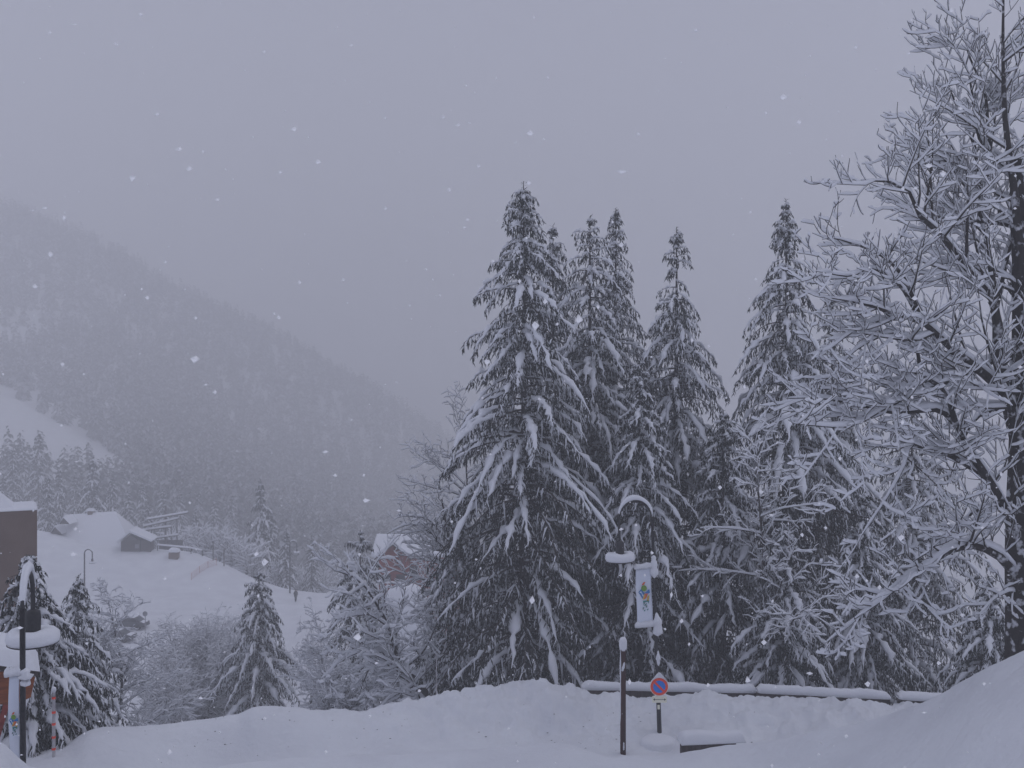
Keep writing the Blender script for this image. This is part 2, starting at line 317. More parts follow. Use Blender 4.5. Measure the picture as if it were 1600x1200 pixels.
# ------------------------------------------------------------------ conifers
def conifer(seed, H, R, nb, dens=1.0, ts=1.0, snow=1.0, power=.65, lowcut=.04, bare_low=.30, K=8):
    nb = int(nb * 1.3); rng = np.random.default_rng(seed)
    s = np.sort(rng.uniform(0.006, 1 - lowcut, nb) ** 1.04)       # distance from top, 0..1
    zb = H * (1 - s) - .06
    L = R * np.minimum(1, (s / .62)) ** (power + .10 * np.clip(1 - s * 4, 0, 1)) * rng.uniform(.62, 1.12, nb) + .07
    az = np.arange(nb) * 2.39996 + rng.uniform(-.5, .5, nb)
    # a few clumps / gaps: lobes in azimuth that change with height
    L *= 1 + .13 * np.sin(az * 2 + s * 19 + seed) + .09 * np.sin(az * 3 - s * 31); L = np.minimum(L, R * 1.06)
    q = np.linspace(0, 1, K)[None, :]
    up = np.clip(.5 - s * 4, .05, .45)[:, None] + rng.uniform(-.16, .20, (nb, 1))
    dr = (np.clip(.22 + s * 1.6, .26, .52) * rng.uniform(.6, 1.35, nb))[:, None]
    hor = L[:, None] * (q - .16 * q**2)
    wob = rng.uniform(-.10, .10, (nb, 1)) * L[:, None] * q**2
    X = np.stack([np.cos(az)[:, None] * hor - np.sin(az)[:, None] * wob, np.sin(az)[:, None] * hor + np.cos(az)[:, None] * wob,
                  zb[:, None] + L[:, None] * (up * q - dr * q**2.1)], -1)
    X[..., 2] = np.maximum(X[..., 2], .15)
    br = (.010 + .012 * L)[:, None] * (1 - .85 * q)
    woodV, woodQ = sweep(X, br, br, TRI)
    # snow ridges lying on the boughs
    shelter = np.where(s > .55, bare_low, 1.0)
    has = rng.uniform(0, 1, nb) < .88 * shelter * snow
    lump = 1 + .38 * rng.standard_normal((nb, K)) * .6
    ww = (.038 + .026 * np.minimum(L, 3.2))[:, None] * np.clip(np.sin(np.pi * (q * .92 + .06)), 0, 1) ** .5 * np.clip(lump, .45, 1.7) * ts ** .5
    ww[:, -1] *= .25; ww[:, 0] *= .3
    Xs = X.copy(); Xs[..., 2] += br
    parts_s = []
    K2 = 2 * K + 1; qa = np.linspace(0, K - 1, K2); ia = np.minimum(qa.astype(int), K - 2); ta = (qa - ia)
    X2 = Xs[:, ia] * (1 - ta)[None, :, None] + Xs[:, ia + 1] * ta[None, :, None]; w2 = ww[:, ia] * (1 - ta) + ww[:, ia + 1] * ta
    w2 = w2 * np.clip(1 + .38 * rng.standard_normal(w2.shape), .35, 1.8); X2 = X2 + rng.normal(0, .025, X2.shape) * (w2 > 0)[..., None]
    h2 = w2 * rng.uniform(.65, 1.25, w2.shape)
    if has.any(): parts_s.append(sweep(X2[has], w2[has], h2[has], CAP))
    # side shoots
    P0, TT, SS, LL, QQ, BS = [], [], [], [], [], []
    Tg = norm(np.gradient(X, axis=1))
    for b in range(nb):
        n = max(5, int(L[b] / .125 * dens))
        qs = np.clip(np.linspace(.10, .985, n) + rng.uniform(-.02, .02, n), 0.02, .99)
        f = qs * (K - 1); i = np.minimum(f.astype(int), K - 2); t = (f - i)[:, None]
        P0.append(X[b, i] * (1 - t) + X[b, i + 1] * t); T = Tg[b, i]; TT.append(T)
        sg = np.where(np.arange(n) % 2 == 0, 1., -1.)[:, None]
        S = np.cross(T, np.array([0, 0, 1.])); SS.append(norm(S) * sg)
        LL.append((min(.13, .35 * L[b] + .015) + .19 * np.minimum(L[b], 3) * (1.05 - qs) ** .6 * np.minimum(1, qs * 4)) * rng.uniform(.6, 1.3, n)); QQ.append(qs); BS.append(np.full(n, has[b] * 1.0 * (1 if s[b] < .55 else .6)))
    P0 = np.concatenate(P0); TT = np.concatenate(TT); SS = np.concatenate(SS); LL = np.concatenate(LL); QQ = np.concatenate(QQ); BS = np.concatenate(BS)
    n = len(P0); k = np.linspace(0, 1, 5)[None, :, None]
    out_ = norm(TT * rng.uniform(.5, .9, (n, 1)) + SS * .9)
    Y = P0[:, None] + out_[:, None] * (LL[:, None, None] * rng.uniform(.45, .95, (n, 1, 1)) * (k - .3 * k**2)) + np.array([0, 0, -1.]) * (LL[:, None, None] * (.15 * k + rng.uniform(.55, 1.15, (n, 1, 1)) * k**1.6))
    tr = np.full((n, 5), .007 * ts); tr[:, -1] = .002
    twV, twQ = sweep(Y, tr, tr, TRI)
    m = rng.uniform(0, 1, n) < (.26 + .44 * BS) * snow
    tw = (.017 + .032 * LL)[:, None] * np.array([.6, 1, .75, .35, .06])[None] * rng.uniform(.6, 1.35, (n, 5)) * ts
    Ys = Y + rng.normal(0, .012, Y.shape); Ys[..., 2] += .008
    parts_s.append(sweep(Ys[m], tw[m], tw[m] * .9, CAP))
    # hanging tassels
    tops, dirs, rad = [], [], []
    nt_ = 6
    for j in range(nt_):
        kk = rng.uniform(.1, 1, n); f = kk * 4; i = np.minimum(f.astype(int), 3); t = (f - i)[:, None]
        p = Y[np.arange(n), i] * (1 - t) + Y[np.arange(n), i + 1] * t
        ln = rng.uniform(.10, .30, n) * ts * (1 + .3 * np.minimum(LL, 1)) * np.clip(LL * 5, .45, 1)
        d = np.stack([rng.normal(0, .35, n), rng.normal(0, .35, n), -np.ones(n)], -1) + out_ * .35
        tops.append(p); dirs.append(norm(d) * ln[:, None]); rad.append(rng.uniform(.016, .034, n) * ts)
    tops = np.concatenate(tops); dirs = np.concatenate(dirs); rad = np.concatenate(rad)
    fr = rng.uniform(0, 1, len(tops)) < .25 * min(1, snow)
    fV, fT = spindles(tops[fr], dirs[fr] * .55, rad[fr] * 1.05, rng)
    nV, nT = spindles(tops[~fr], dirs[~fr], rad[~fr], rng)
    # leader
    zt = np.linspace(0, 1, 14); wobx = .02 * H * .3 * np.sin(zt * 5 + seed) * zt * (1 - zt)
    TP = np.stack([wobx, 0 * zt, -.6 + zt * (H + .6)], -1)[None]; TR = (H * .0115 * (1 - zt) ** .9 + .012)[None]
    tV, tQ = sweep(TP, TR, TR, ROUND)
    lead = np.stack([rng.normal(0, .03, 30), rng.normal(0, .03, 30), H - rng.uniform(0, .7, 30) * min(1, H / 12)], -1)
    ld = np.stack([rng.normal(0, 1, 30), rng.normal(0, 1, 30), rng.uniform(-.4, .8, 30)], -1)
    lV, lT = spindles(lead, norm(ld) * .16 * ts, np.full(30, .02 * ts), rng)
    off1 = len(woodV)
    trunk = mesh_np('trunk', [(tV, [tQ], M_barksnow, True), (woodV, [woodQ], M_bark, False), (twV, [twQ], M_bark, False)])
    crown = mesh_np('crown', [(nV, [nT], M_nsnow, False), (lV, [lT], M_needle, False), (fV, [fT], M_frost, False)])
    snowm = mesh_np('snow', [(v, [q_], M_snow, True) for v, q_ in parts_s])
    return trunk, crown, snowm
def put_conifer(meshes, loc, label, group=None, rz=0, sc=1.0, name='spruce_tree', cat='tree', tilt=0):
    t = thing(name, label, cat, loc, rz, group)
    t.scale = (sc, sc, sc) if np.isscalar(sc) else sc
    t.rotation_euler[1] = tilt
    for n_, me in zip(('trunk', 'crown', 'snow'), meshes): link(n_, me, t)
    return t
def spruce_px(seed, px, ptop, d, R, nb, label, dx=0, **kw):
    b = gpx(px + dx, d); top = W(px, ptop, d); H = top[2] - b[2]
    ms = conifer(seed, H, R, nb, **kw)
    return put_conifer(ms, b, label)

spruce_px(11, 818, 283, 38, 4.55, 210, 'tallest snow-laden spruce, foremost of the dense clump left of the street lamp')
spruce_px(12, 864, 352, 43, 3.38, 150, 'spruce with only its narrow tip showing just right behind the tallest spruce', dens=.8)
spruce_px(13, 922, 338, 42, 3.90, 180, 'snowy spruce with a pointed top, next right of the tallest spruce', dens=.8, power=.5)
spruce_px(14, 962, 326, 45, 4.00, 180, 'spruce at the back of the clump, its tip between two slim snowy tops', dens=1.0, power=.8, bare_low=.6)
spruce_px(15, 1057, 355, 42, 4.03, 190, 'slim pointed snowy spruce standing above the hooked street lamp', dens=.9, power=.7)
spruce_px(16, 1228, 312, 40, 4.76, 200, 'spruce with a thin ragged tip standing alone left of the bare tree', dens=.9, power=.85)
spruce_px(17, 1300, 455, 44, 3.63, 150, 'dark spruce half hidden behind the left boughs of the big bare tree', dens=.8)
spruce_px(18, 1425, 610, 45, 3.91, 140, 'dark spruce seen through the middle of the big bare tree', dens=.8)
spruce_px(19, 1130, 640, 39, 3.12, 120, 'low snowy spruce filling the gap behind the guard rail right of the lamp', dens=.9)
spruce_px(20, 1000, 560, 38.5, 3.24, 130, 'half-height spruce behind the banner of the right street lamp', dens=.9)
spruce_px(21, 1350, 770, 38, 2.7, 110, 'short wide spruce behind the right half of the guard rail', dens=.9, snow=1.1, bare_low=.8)
spruce_px(22, 1545, 900, 34, 1.9, 80, 'small spruce poking out behind the tall snow bank at the right edge', dens=1.0, bare_low=.9)
spruce_px(23, 1225, 820, 36, 2.4, 90, 'short spruce with long drooping white boughs just behind the rail', dens=1.0, bare_low=.9)
spruce_px(24, 720, 770, 41, 2.2, 90, 'small dark spruce at the left foot of the tallest spruce', dens=.9)
spruce_px(25, 405, 893, 60, 3.51, 110, 'lone snowy spruce rising behind the ploughed bank left of centre', dens=1.0, bare_low=.9)
spruce_px(26, 563, 828, 57, 3.64, 120, 'slim spruce with knobbly top left of the red chalet', dens=1.4, bare_low=.9)
spruce_px(27, 46, 868, 27.5, 2.3, 120, 'near snow-covered spruce behind the lamp at the left edge', dens=1.1, bare_low=1)
spruce_px(28, 122, 900, 38, 2.1, 110, 'snowy spruce right of the left street lamp, below the far lamp', dens=1.0, bare_low=1)

# ------------------------------------------------------------------ bare trees
def resample(pts, K):
    pts = np.asarray(pts, float); seg = np.linalg.norm(np.diff(pts, axis=0), axis=1); c = np.concatenate([[0], np.cumsum(seg)])
    q = np.linspace(0, c[-1], K); return np.stack([pchip(c, pts[:, i], q) for i in range(3)], -1)
def grow(out_, pts, r0, r1, lvl, rng, P, top=False):
    K = P['K'] if not top else 14; pts = resample(pts, K); out_.append((pts, np.linspace(r0, r1, K)))
    if lvl >= P['max']: return
    seg = np.linalg.norm(np.diff(pts, axis=0), axis=1); L = seg.sum()
    n = max(2, int(L * P['dens'][lvl] * rng.uniform(.85, 1.15)))
    for j in range(n):
        s = P['s0'][lvl] + (1 - P['s0'][lvl]) * (j + rng.uniform(.1, .9)) / n; s = min(s, .98)
        f = s * (K - 1); i = min(int(f), K - 2); t = f - i; p = pts[i] * (1 - t) + pts[i + 1] * t
        T = pts[i + 1] - pts[i]; T = T / (np.linalg.norm(T) + 1e-9)
        N = rng.normal(0, 1, 3); N[1] *= P.get('flat', .75); N[2] *= .8; N[2] += P.get('nz', .15); N -= T * N.dot(T); N /= np.linalg.norm(N) + 1e-9
        a = math.radians(rng.uniform(28, 62)); d = T * math.cos(a) + N * math.sin(a)
        l = (L * P['ratio'][lvl] * (1.05 - .65 * s) + P['minl'][lvl]) * rng.uniform(.55, 1.2)
        q = [p]; dd = d.copy(); kk = 4
        for _ in range(kk):
            dd = dd + rng.normal(0, P.get('wob', .16), 3); dd[2] += P['up'][lvl]; dd /= np.linalg.norm(dd)
            q.append(q[-1] + dd * l / kk)
        rr = min((r0 + (r1 - r0) * s) * .62, l * .013 + .004)
        grow(out_, q, max(rr, P['rmin']), P['rmin'] * .7, lvl + 1, rng, P)
def bare_meshes(limbs, seed, P, snow=1.0, snow_w=1.0, loc=(0, 0, 0), trunk_mat=None, lw=1.0, wood_mat=None):
    rng = np.random.default_rng(seed); o = []
    for pts, r0, r1, lv in [(a_, b_ * lw, c_, d_) for a_, b_, c_, d_ in limbs]: grow(o, np.asarray(pts) - np.asarray(loc), r0, r1, lv, rng, P, True)
    parts, sparts = [], []
    for kk in sorted({len(b_) for a_, b_ in o}):
        X = np.stack([a_ for a_, b_ in o if len(b_) == kk]); R = np.stack([b_ for a_, b_ in o if len(b_) == kk])
        big = R[:, 0] > P.get('big', .04)
        for msk, sec in ((big, ROUND), (~big, TRI)):
            if msk.any(): v, q = sweep(X[msk], R[msk], R[msk], sec); parts.append((v, [q], trunk_mat if (trunk_mat and msk is big) else (wood_mat or M_bark), bool(msk is big)))
        T = norm(np.gradient(X, axis=1)); hz = np.sqrt(np.clip(1 - T[..., 2] ** 2, 0, 1))
        n = len(X); lump = rng.uniform(.6, 1.3, R.shape)
        ws = (R * .92 + .010 * snow_w) * np.clip(hz * 1.4, .25, 1) * (.8 + .3 * lump)
        hs = (np.minimum(.045 * snow_w + 1.8 * R, .16 * max(snow_w, 1))) * snow * hz ** 1.6 * lump + .003
        hs = np.where((R > .035) & (R < .2) & (hz > .3), np.maximum(hs, .5 * R + .03), hs); hs[:, -1] *= .3; ws[:, -1] *= .4
        keep = ((rng.uniform(0, 1, n) < .93) | (R[:, 0] > .045)) & (R[:, 0] < .3)
        Xs = X.copy(); Xs[..., 2] += R * .75 + hs * .12
        if keep.any():
            v, q = sweep(Xs[keep], ws[keep], hs[keep], CAP, upw=np.ones(Xs[keep].shape[:2])); sparts.append((v, [q], M_snow, True))
    wood = mesh_np('branches', parts); sn = mesh_np('snow', sparts)
    return wood, sn
def bare_tree(name, label, limbs, seed, P, base, group=None, **kw):
    t = thing(name, label, 'shrub' if 'shrub' in name else 'tree', base, 0, group)
    wd, sn = bare_meshes(limbs, seed, P, loc=base, **kw)
    link('branches', wd, t); link('snow', sn, t); return t, wd, sn
def pl(pts, d0, d1=None):
    d1 = d0 if d1 is None else d1; n = len(pts)
    return np.array([W(p[0], p[1], (p[2] if len(p) > 2 else d0 + (d1 - d0) * i / max(1, n - 1))) for i, p in enumerate(pts)])
PB = dict(K=6, max=3, dens=[2.8, 4.0, 4.6, 0], s0=[.10, .10, .12, 0], ratio=[.36, .38, .42, 0], minl=[.35, .22, .13, 0], up=[.08, .07, .10, 0], rmin=.0095, flat=.7, nz=.08, wob=.12)
D0 = 22.0
base = gpx(1597, 22); 
limbs = [
 (np.vstack([[base - np.array([0, 0, .3])], pl([(1598, 1000), (1594, 900), (1594, 780), (1597, 690), (1598, 560), (1597, 450), (1593, 360), (1584, 250)], D0)]), .40, .16, 9),
 (pl([(1606, 560), (1596, 420), (1585, 300), (1570, 180), (1567, 60), (1569, -60)], D0, 21.5), .12, .012, 0),
 (pl([(1598, 720), (1580, 650), (1560, 560), (1557, 480), (1520, 432), (1472, 368), (1455, 352), (1423, 320), (1421, 300), (1408, 285), (1345, 282)], D0, 20.5), .15, .012, 0),
 (pl([(1597, 700), (1574, 620), (1530, 578), (1482, 540), (1440, 503), (1402, 492), (1350, 475), (1300, 466)], D0, 19.5), .12, .010, 0),
 (pl([(1555, 480), (1568, 420), (1578, 380), (1592, 340), (1604, 280), (1612, 180)], D0, 23), .08, .012, 0),
 (pl([(1594, 860), (1572, 800), (1542, 745), (1500, 680), (1475, 610), (1440, 588), (1405, 612), (1380, 650)], D0, 20), .12, .012, 0),
 (pl([(1592, 905), (1560, 868), (1515, 852), (1480, 862), (1442, 890), (1405, 915), (1375, 940), (1335, 967)], D0, 19.5), .10, .014, 0),
 (pl([(1541, 745), (1510, 725), (1470, 705), (1420, 695), (1415, 720), (1390, 770), (1345, 838)], D0, 20.3), .07, .010, 0),
 (pl([(1490, 660), (1465, 640), (1400, 645), (1330, 630), (1270, 622), (1232, 622)], 21.2, 20), .055, .008, 0),
 (pl([(1560, 560), (1500, 590), (1440, 610), (1380, 640), (1320, 668), (1240, 662)], D0, 19.2), .05, .008, 0),
 (pl([(1472, 368), (1457, 340), (1454, 270), (1449, 205), (1436, 150)], 21.2, 21), .03, .006, 1),
 (pl([(1510, 420), (1512, 320), (1515, 295), (1545, 250), (1556, 180), (1570, 120)], 21.5, 22), .035, .006, 1),
 (pl([(1567, 250), (1548, 235), (1540, 150), (1512, 80), (1500, 10)], 22, 22.3), .045, .006, 0),
 (pl([(1568, 260), (1530, 215), (1512, 110), (1480, 60), (1462, 50)], 22, 22.3), .04, .006, 0),
 (pl([(1556, 470), (1530, 330), (1500, 280), (1465, 240), (1425, 228), (1390, 220)], D0, 23), .06, .007, 0),
 (pl([(1530, 330), (1525, 240), (1500, 180), (1480, 125), (1468, 85)], 22.4, 23), .045, .006, 0),
 (pl([(1440, 503), (1410, 430), (1370, 395), (1330, 380), (1300, 372), (1285, 374)], 20.6, 20), .05, .006, 0),
 (pl([(1440, 505), (1400, 440), (1360, 420), (1325, 432), (1275, 424)], 20.8, 19), .04, .006, 0),
 (pl([(1420, 495), (1380, 500), (1330, 520), (1290, 548), (1260, 555)], 20.7, 19.6), .035, .006, 0),
 (pl([(1440, 588), (1430, 540), (1400, 520), (1340, 545), (1290, 600)], 20.8, 20), .04, .006, 0),
 (pl([(1598, 360), (1570, 350), (1500, 345), (1440, 330), (1390, 300)], D0, 24), .06, .007, 0),
 (pl([(1603, 620), (1560, 640), (1530, 650), (1500, 700), (1480, 760)], D0, 24), .05, .007, 0),
 (pl([(1597, 780), (1560, 790), (1520, 800), (1495, 850), (1470, 900)], D0, 24), .04, .007, 0),
 (pl([(1405, 915), (1430, 935), (1460, 960), (1490, 1010)], 20.2, 20), .02, .006, 1),
 (pl([(1595, 930), (1575, 925), (1555, 935), (1530, 960)], D0, 21), .03, .006, 1),
]
bare_tree('bare_tree', 'large leafless tree with thick trunk and snow-piled boughs at the right edge', limbs, 5, PB, base, snow=1.0, trunk_mat=M_barksnow, lw=1.15)[0]

def auto_limbs(base, H, lean=(0, 0), nlimb=8, spread=.6, rng=None, r0=None, multi=1, droop=0.0, start=.18):
    rng = rng or np.random.default_rng(1); L = []
    r0 = r0 or H * .012; base = np.asarray(base, float)
    for m_ in range(multi):
        a0 = rng.uniform(0, 6.28); ml = (0 if multi == 1 else rng.uniform(.1, .55))
        top = base + np.array([lean[0] + math.cos(a0) * ml * H * .8, lean[1] + math.sin(a0) * ml * H * .8, H * rng.uniform(.8, 1.0)])
        mid = base * .55 + top * .45 + np.array([rng.normal(0, .03 * H), rng.normal(0, .03 * H), .04 * H])
        tr = resample([base - [0, 0, .3], base * .8 + mid * .2, mid, top], 8); L.append((tr, r0, .01, 1 if multi > 1 else 0))
        if multi > 1: continue
        for k in range(nlimb):
            s = start + (1 - start) * (k + rng.uniform(0, .8)) / nlimb * .9; i = min(int(s * 7), 6); p = tr[i] + (tr[i + 1] - tr[i]) * (s * 7 - i)
            a = k * 2.4 + rng.uniform(-.5, .5); l = H * spread * (1.05 - .7 * s) * rng.uniform(.7, 1.1)
            dh = np.array([math.cos(a), math.sin(a), 0]); rise = rng.uniform(.25, .7) - droop
            L.append((np.array([p, p + dh * l * .35 + [0, 0, l * rise * .3], p + dh * l * .7 + [0, 0, l * rise * .5 - droop * l * .1], p + dh * l + [0, 0, l * rise * .75 - droop * l * .4]]), r0 * .45 * (1.1 - s), .008, 1))
    return L
PT = dict(K=5, max=3, dens=[1.4, 3.4, 5.2, 0], s0=[.2, .15, .15, 0], ratio=[.42, .42, .45, 0], minl=[.3, .25, .15, 0], up=[.10, .05, .02, 0], rmin=.009, flat=1., nz=.15, wob=.22)
PW = dict(K=5, max=3, dens=[3.0, 5.0, 6.0, 0], s0=[.05, .1, .1, 0], ratio=[.40, .42, .45, 0], minl=[.3, .25, .14, 0], up=[.06, .04, .02, 0], rmin=.006, flat=1., nz=.10, wob=.34)
def auto_tree(name, label, px, ptop, d, seed, P=PT, lean=0, group=None, snow=1.0, snow_w=.9, wood_mat=None, **kw):
    b = gpx(px, d); H = W(px, ptop, d)[2] - b[2]; rng = np.random.default_rng(seed)
    return bare_tree(name, label, auto_limbs(b, H, lean=(lean, 0), rng=rng, **kw), seed, P, b, group, snow=snow, snow_w=snow_w, wood_mat=wood_mat)
PS = dict(K=5, max=3, dens=[2.0, 4.5, 5.0, 0], s0=[.1, .1, .1, 0], ratio=[.42, .40, .4, 0], minl=[.3, .25, .15, 0], up=[.10, .05, .02, 0], rmin=.009, flat=1., nz=.15, wob=.24)
auto_tree('bare_tree', 'leafless tree with fine frosted twigs behind the left side of the tallest spruce', 725, 560, 46, 31, spread=.33, nlimb=16)
bq = gpx(712, 43)
bare_tree('bare_tree', 'leafless tree spreading snowy twigs to the left of the tallest spruce above the red chalet', [
 (np.vstack([[bq], pl([(708, 1000), (704, 900), (700, 840), (690, 780)], 43)]), .15, .03, 0),
 (pl([(702, 868), (672, 832), (640, 820), (604, 834)], 43, 42), .04, .01, 1), (pl([(701, 845), (660, 808), (618, 806)], 43, 43.5), .05, .01, 0),
 (pl([(704, 920), (685, 900), (670, 905)], 43, 42), .03, .01, 1), (pl([(706, 960), (685, 945), (660, 955), (645, 975)], 43, 42), .04, .01, 1),
 (pl([(700, 850), (680, 790), (655, 770)], 43, 44), .04, .01, 0), (pl([(704, 880), (725, 840), (740, 800)], 43, 43), .04, .01, 0)], 32, PT, bq, snow_w=1.0)
auto_tree('bare_tree', 'small leafless tree beside the lone snowy spruce, centre left', 500, 955, 46, 33, wood_mat=M_frostbark, P=PW, spread=.42, nlimb=9)
auto_tree('bare_tree', 'leafless tree with frosted twigs beside the near left spruce', 168, 925, 40, 34, P=PW, wood_mat=M_frostbark, spread=.5, nlimb=13)
auto_tree('bare_tree', 'bare tree with thick white boughs crossing in front of the middle spruces', 1180, 655, 36.5, 35, P=PT, spread=.42, nlimb=9, droop=.2, start=.45)
auto_tree('snowy_shrub', 'rounded frosted shrub in the hollow left of the lone spruce', 318, 978, 66, 36, P=PW, multi=15, snow_w=.85, wood_mat=M_frostbark)
auto_tree('snowy_shrub', 'lower frosted shrub beside the rounded one, nearer the slope', 268, 1030, 62, 37, P=PW, multi=11, snow_w=.85, wood_mat=M_frostbark)
auto_tree('snowy_shrub', 'frosted thicket under the leaning tree by the ploughed bank', 640, 1010, 46, 38, P=PW, multi=12, snow_w=.85, wood_mat=M_frostbark)
auto_tree('snowy_shrub', 'frosted bush at the foot of the small leafless tree', 545, 1025, 45, 39, P=PW, multi=10, snow_w=.85, wood_mat=M_frostbark)
auto_tree('snowy_shrub', 'dense frosted bush between the leaning tree and the tallest spruce', 705, 985, 43, 40, P=PW, multi=12, snow_w=.85, wood_mat=M_frostbark)
auto_tree('snowy_shrub', 'frosted bush low beside the lone snowy spruce', 352, 990, 70, 41, P=PW, multi=12, snow_w=.85, wood_mat=M_frostbark)
# leaning tree
bb = gpx(682, 37.5)
lim = [
 (np.vstack([[bb], pl([(655, 1062), (630, 1046), (618, 1015), (610, 985), (598, 960), (580, 930), (560, 905), (530, 893)], 37.5, 36.5)]), .15, .03, 1),
 (pl([(612, 1037.5), (590, 1015), (560, 1020), (530, 1035), (505, 1060)], 37.2, 36), .05, .01, 0),
 (pl([(615, 1030), (585, 1035), (570, 1060), (560, 1090)], 37.2, 39), .045, .01, 0),
 (pl([(608, 980), (570, 960), (540, 965), (515, 985)], 37, 36), .04, .01, 0),
 (pl([(630, 1046), (660, 1020), (680, 980), (690, 950)], 40, 38), .05, .01, 0),
 (pl([(655, 1062), (640, 1075), (610, 1090), (590, 1112)], 37.5, 36.5), .05, .01, 0),
]
bare_tree('bare_tree', 'leaning leafless tree with thick snow on its crooked trunk, left of centre', lim, 43, PS, bb, snow=1.2, snow_w=1.5, trunk_mat=M_barksnow)

# ------------------------------------------------------------------ forest on the far slope
def forest_templates():
    T = []
    for sd_ in range(6):
        rng = np.random.default_rng(sd_ + 77); parts = []
        for cnt, lift, sz in ((34, 0, 1.0), (24, .012, .9)):
            s = np.sort(rng.uniform(.02, .96, cnt) ** .8); az = rng.uniform(0, 6.28, cnt)
            l = (.04 + .20 * s ** .8) * rng.uniform(.7, 1.2, cnt) * sz; z = 1 - s + lift
            dz = l * rng.uniform(.5, .95, cnt); wv = l * .30
            c, n_ = np.cos(az), np.sin(az)
            p0 = np.stack([0 * z, 0 * z, z], -1); tip = np.stack([c * l, n_ * l, z - dz], -1)
            md = np.stack([c * l * .6, n_ * l * .6, z - dz * .35], -1); sd2 = np.stack([-n_ * wv, c * wv, -.3 * wv], -1)
            V = np.stack([p0, md + sd2, tip, md - sd2], 1).reshape(-1, 3)
            b = (np.arange(cnt) * 4)[:, None]; parts.append((V, np.concatenate([b + [0, 1, 2], b + [0, 2, 3]])))
        T.append(parts)
    return T
def forest(seed, n, pr, dr, mask, hr, name, label):
    rng = np.random.default_rng(seed); T = forest_templates()
    px = rng.uniform(*pr, n * 3); d = np.sqrt(rng.uniform(dr[0] ** 2, dr[1] ** 2, n * 3))
    vs = {0: [], 1: []}; fs = {0: [], 1: []}; o = {0: 0, 1: 0}; cnt = 0
    order = np.argsort(px); kz_cache = {}
    for a, b in zip(px, d):
        if cnt >= n: break
        k = int(a // 6)
        if k not in kz_cache:
            kd, kz = knots(np.array([k * 6 + 3.0])); kz_cache[k] = (np.log(kd[:, 0]), kz[:, 0])
        z = float(pchip(*kz_cache[k], np.array([math.log(b)]))[0])
        py = 600 - (z - CZ) / b * F
        if not mask(a, py, b): continue
        x = (a - 800) / F * b; z += detail(x, b); cnt += 1
        h = rng.uniform(*hr); r = rng.uniform(0, 6.28); wd_ = h * rng.uniform(.8, 1.25); c, s = math.cos(r), math.sin(r)
        tp = T[rng.integers(0, 6)]
        for m_ in (0, 1):
            V, Fc = tp[m_]
            if m_ == 1 and rng.uniform() < .12: continue
            Q = np.stack([(V[:, 0] * c - V[:, 1] * s) * wd_ + x, (V[:, 0] * s + V[:, 1] * c) * wd_ + b, V[:, 2] * h + z - .3], -1)
            vs[m_].append(Q); fs[m_].append(Fc + o[m_]); o[m_] += len(V)
    me = mesh_np(name, [(np.concatenate(vs[0]), [np.concatenate(fs[0])], M_far_dark, False), (np.concatenate(vs[1]), [np.concatenate(fs[1])], M_far_snow, False)])
    ob = link(name, me); return tag(ob, label, 'forest', kind='stuff')
def hillmask(a, py, b):
    n_ = mnoise.noise(Vector((a * .03, py * .03, 3))) * 22
    if ((a - 30) / 95) ** 2 + ((py - 512 + n_ * .6) / 30) ** 2 < 1 and mnoise.noise(Vector((a * .21, py * .21, 8))) < .12: return False
    if 606 + .60 * a + n_ * .25 < py < 752 and a < 215: return False
    return True
forest(1, 9500, (-420, 1000), (235, 850), hillmask, (9, 17), 'forest', 'snow-dusted conifer forest covering the far valley slope')

# individual trees at the foot of the slope
tmpl = [conifer(100 + i, 14, 2.7, 80, dens=.5, ts=2.4, bare_low=1, K=6) for i in range(4)]
rngm = np.random.default_rng(8)
ORD = 'first second third fourth fifth sixth seventh eighth ninth tenth eleventh twelfth thirteenth fourteenth fifteenth sixteenth seventeenth eighteenth nineteenth twentieth'.split()
mids = [(145, 712, 196), (92, 730, 200), (60, 672, 225), (20, 700, 215), (36, 690, 240), (-30, 690, 205), (118, 738, 215), (175, 745, 205), (200, 765, 200), (222, 752, 222), (5, 740, 190), (75, 745, 186),
        (255, 762, 215), (282, 768, 235), (232, 784, 192), (310, 770, 240), (335, 778, 225), (362, 770, 250), (305, 800, 190)]
for i, (px, pt, d) in enumerate(mids):
    b = gpx(px, d); H = W(px, pt, d)[2] - b[2]
    rank = ORD[sorted(m_[0] for m_ in mids if m_[0] != 145).index(px)] if i else ''
    put_conifer(tmpl[i % 4], b, 'snow-dusted spruce below the far slope, %s from the left behind farmhouse and hut' % rank, 'spruces behind the farmhouse', rz=rngm.uniform(0, 6), sc=(H / 14 * .95, H / 14 * .95, H / 14)) if i else put_conifer(tmpl[0], b, 'sharply pointed spruce standing above the roof of the snowed-in farmhouse', sc=H / 14)
for (px, pt, d, lab, k) in [(407, 750, 168, 'slim tall spruce with even snow on the far side of the valley road', 1), (447, 826, 160, 'broad spruce just behind the far street lamp by the road', 2), (487, 842, 172, 'smaller faint spruce right of the far street lamp', 3),
                            (425, 800, 185, 'faint spruce between the slim tall spruce and the lamp', 0), (520, 850, 200, 'faint small spruce near the bend of the valley road', 1)]:
    b = gpx(px, d); H = W(px, pt, d)[2] - b[2]
    put_conifer(tmpl[k], b, lab, rz=k * 1.7, sc=(H / 14, H / 14, H / 14))
PF = dict(K=4, max=2, dens=[1.2, 2.2, 0], s0=[.1, .1, 0], ratio=[.42, .4, 0], minl=[.5, .5, 0], up=[.10, .05, 0], rmin=.035, flat=1., nz=.2, wob=.2)
bush_src = None; rb = random.Random(4)
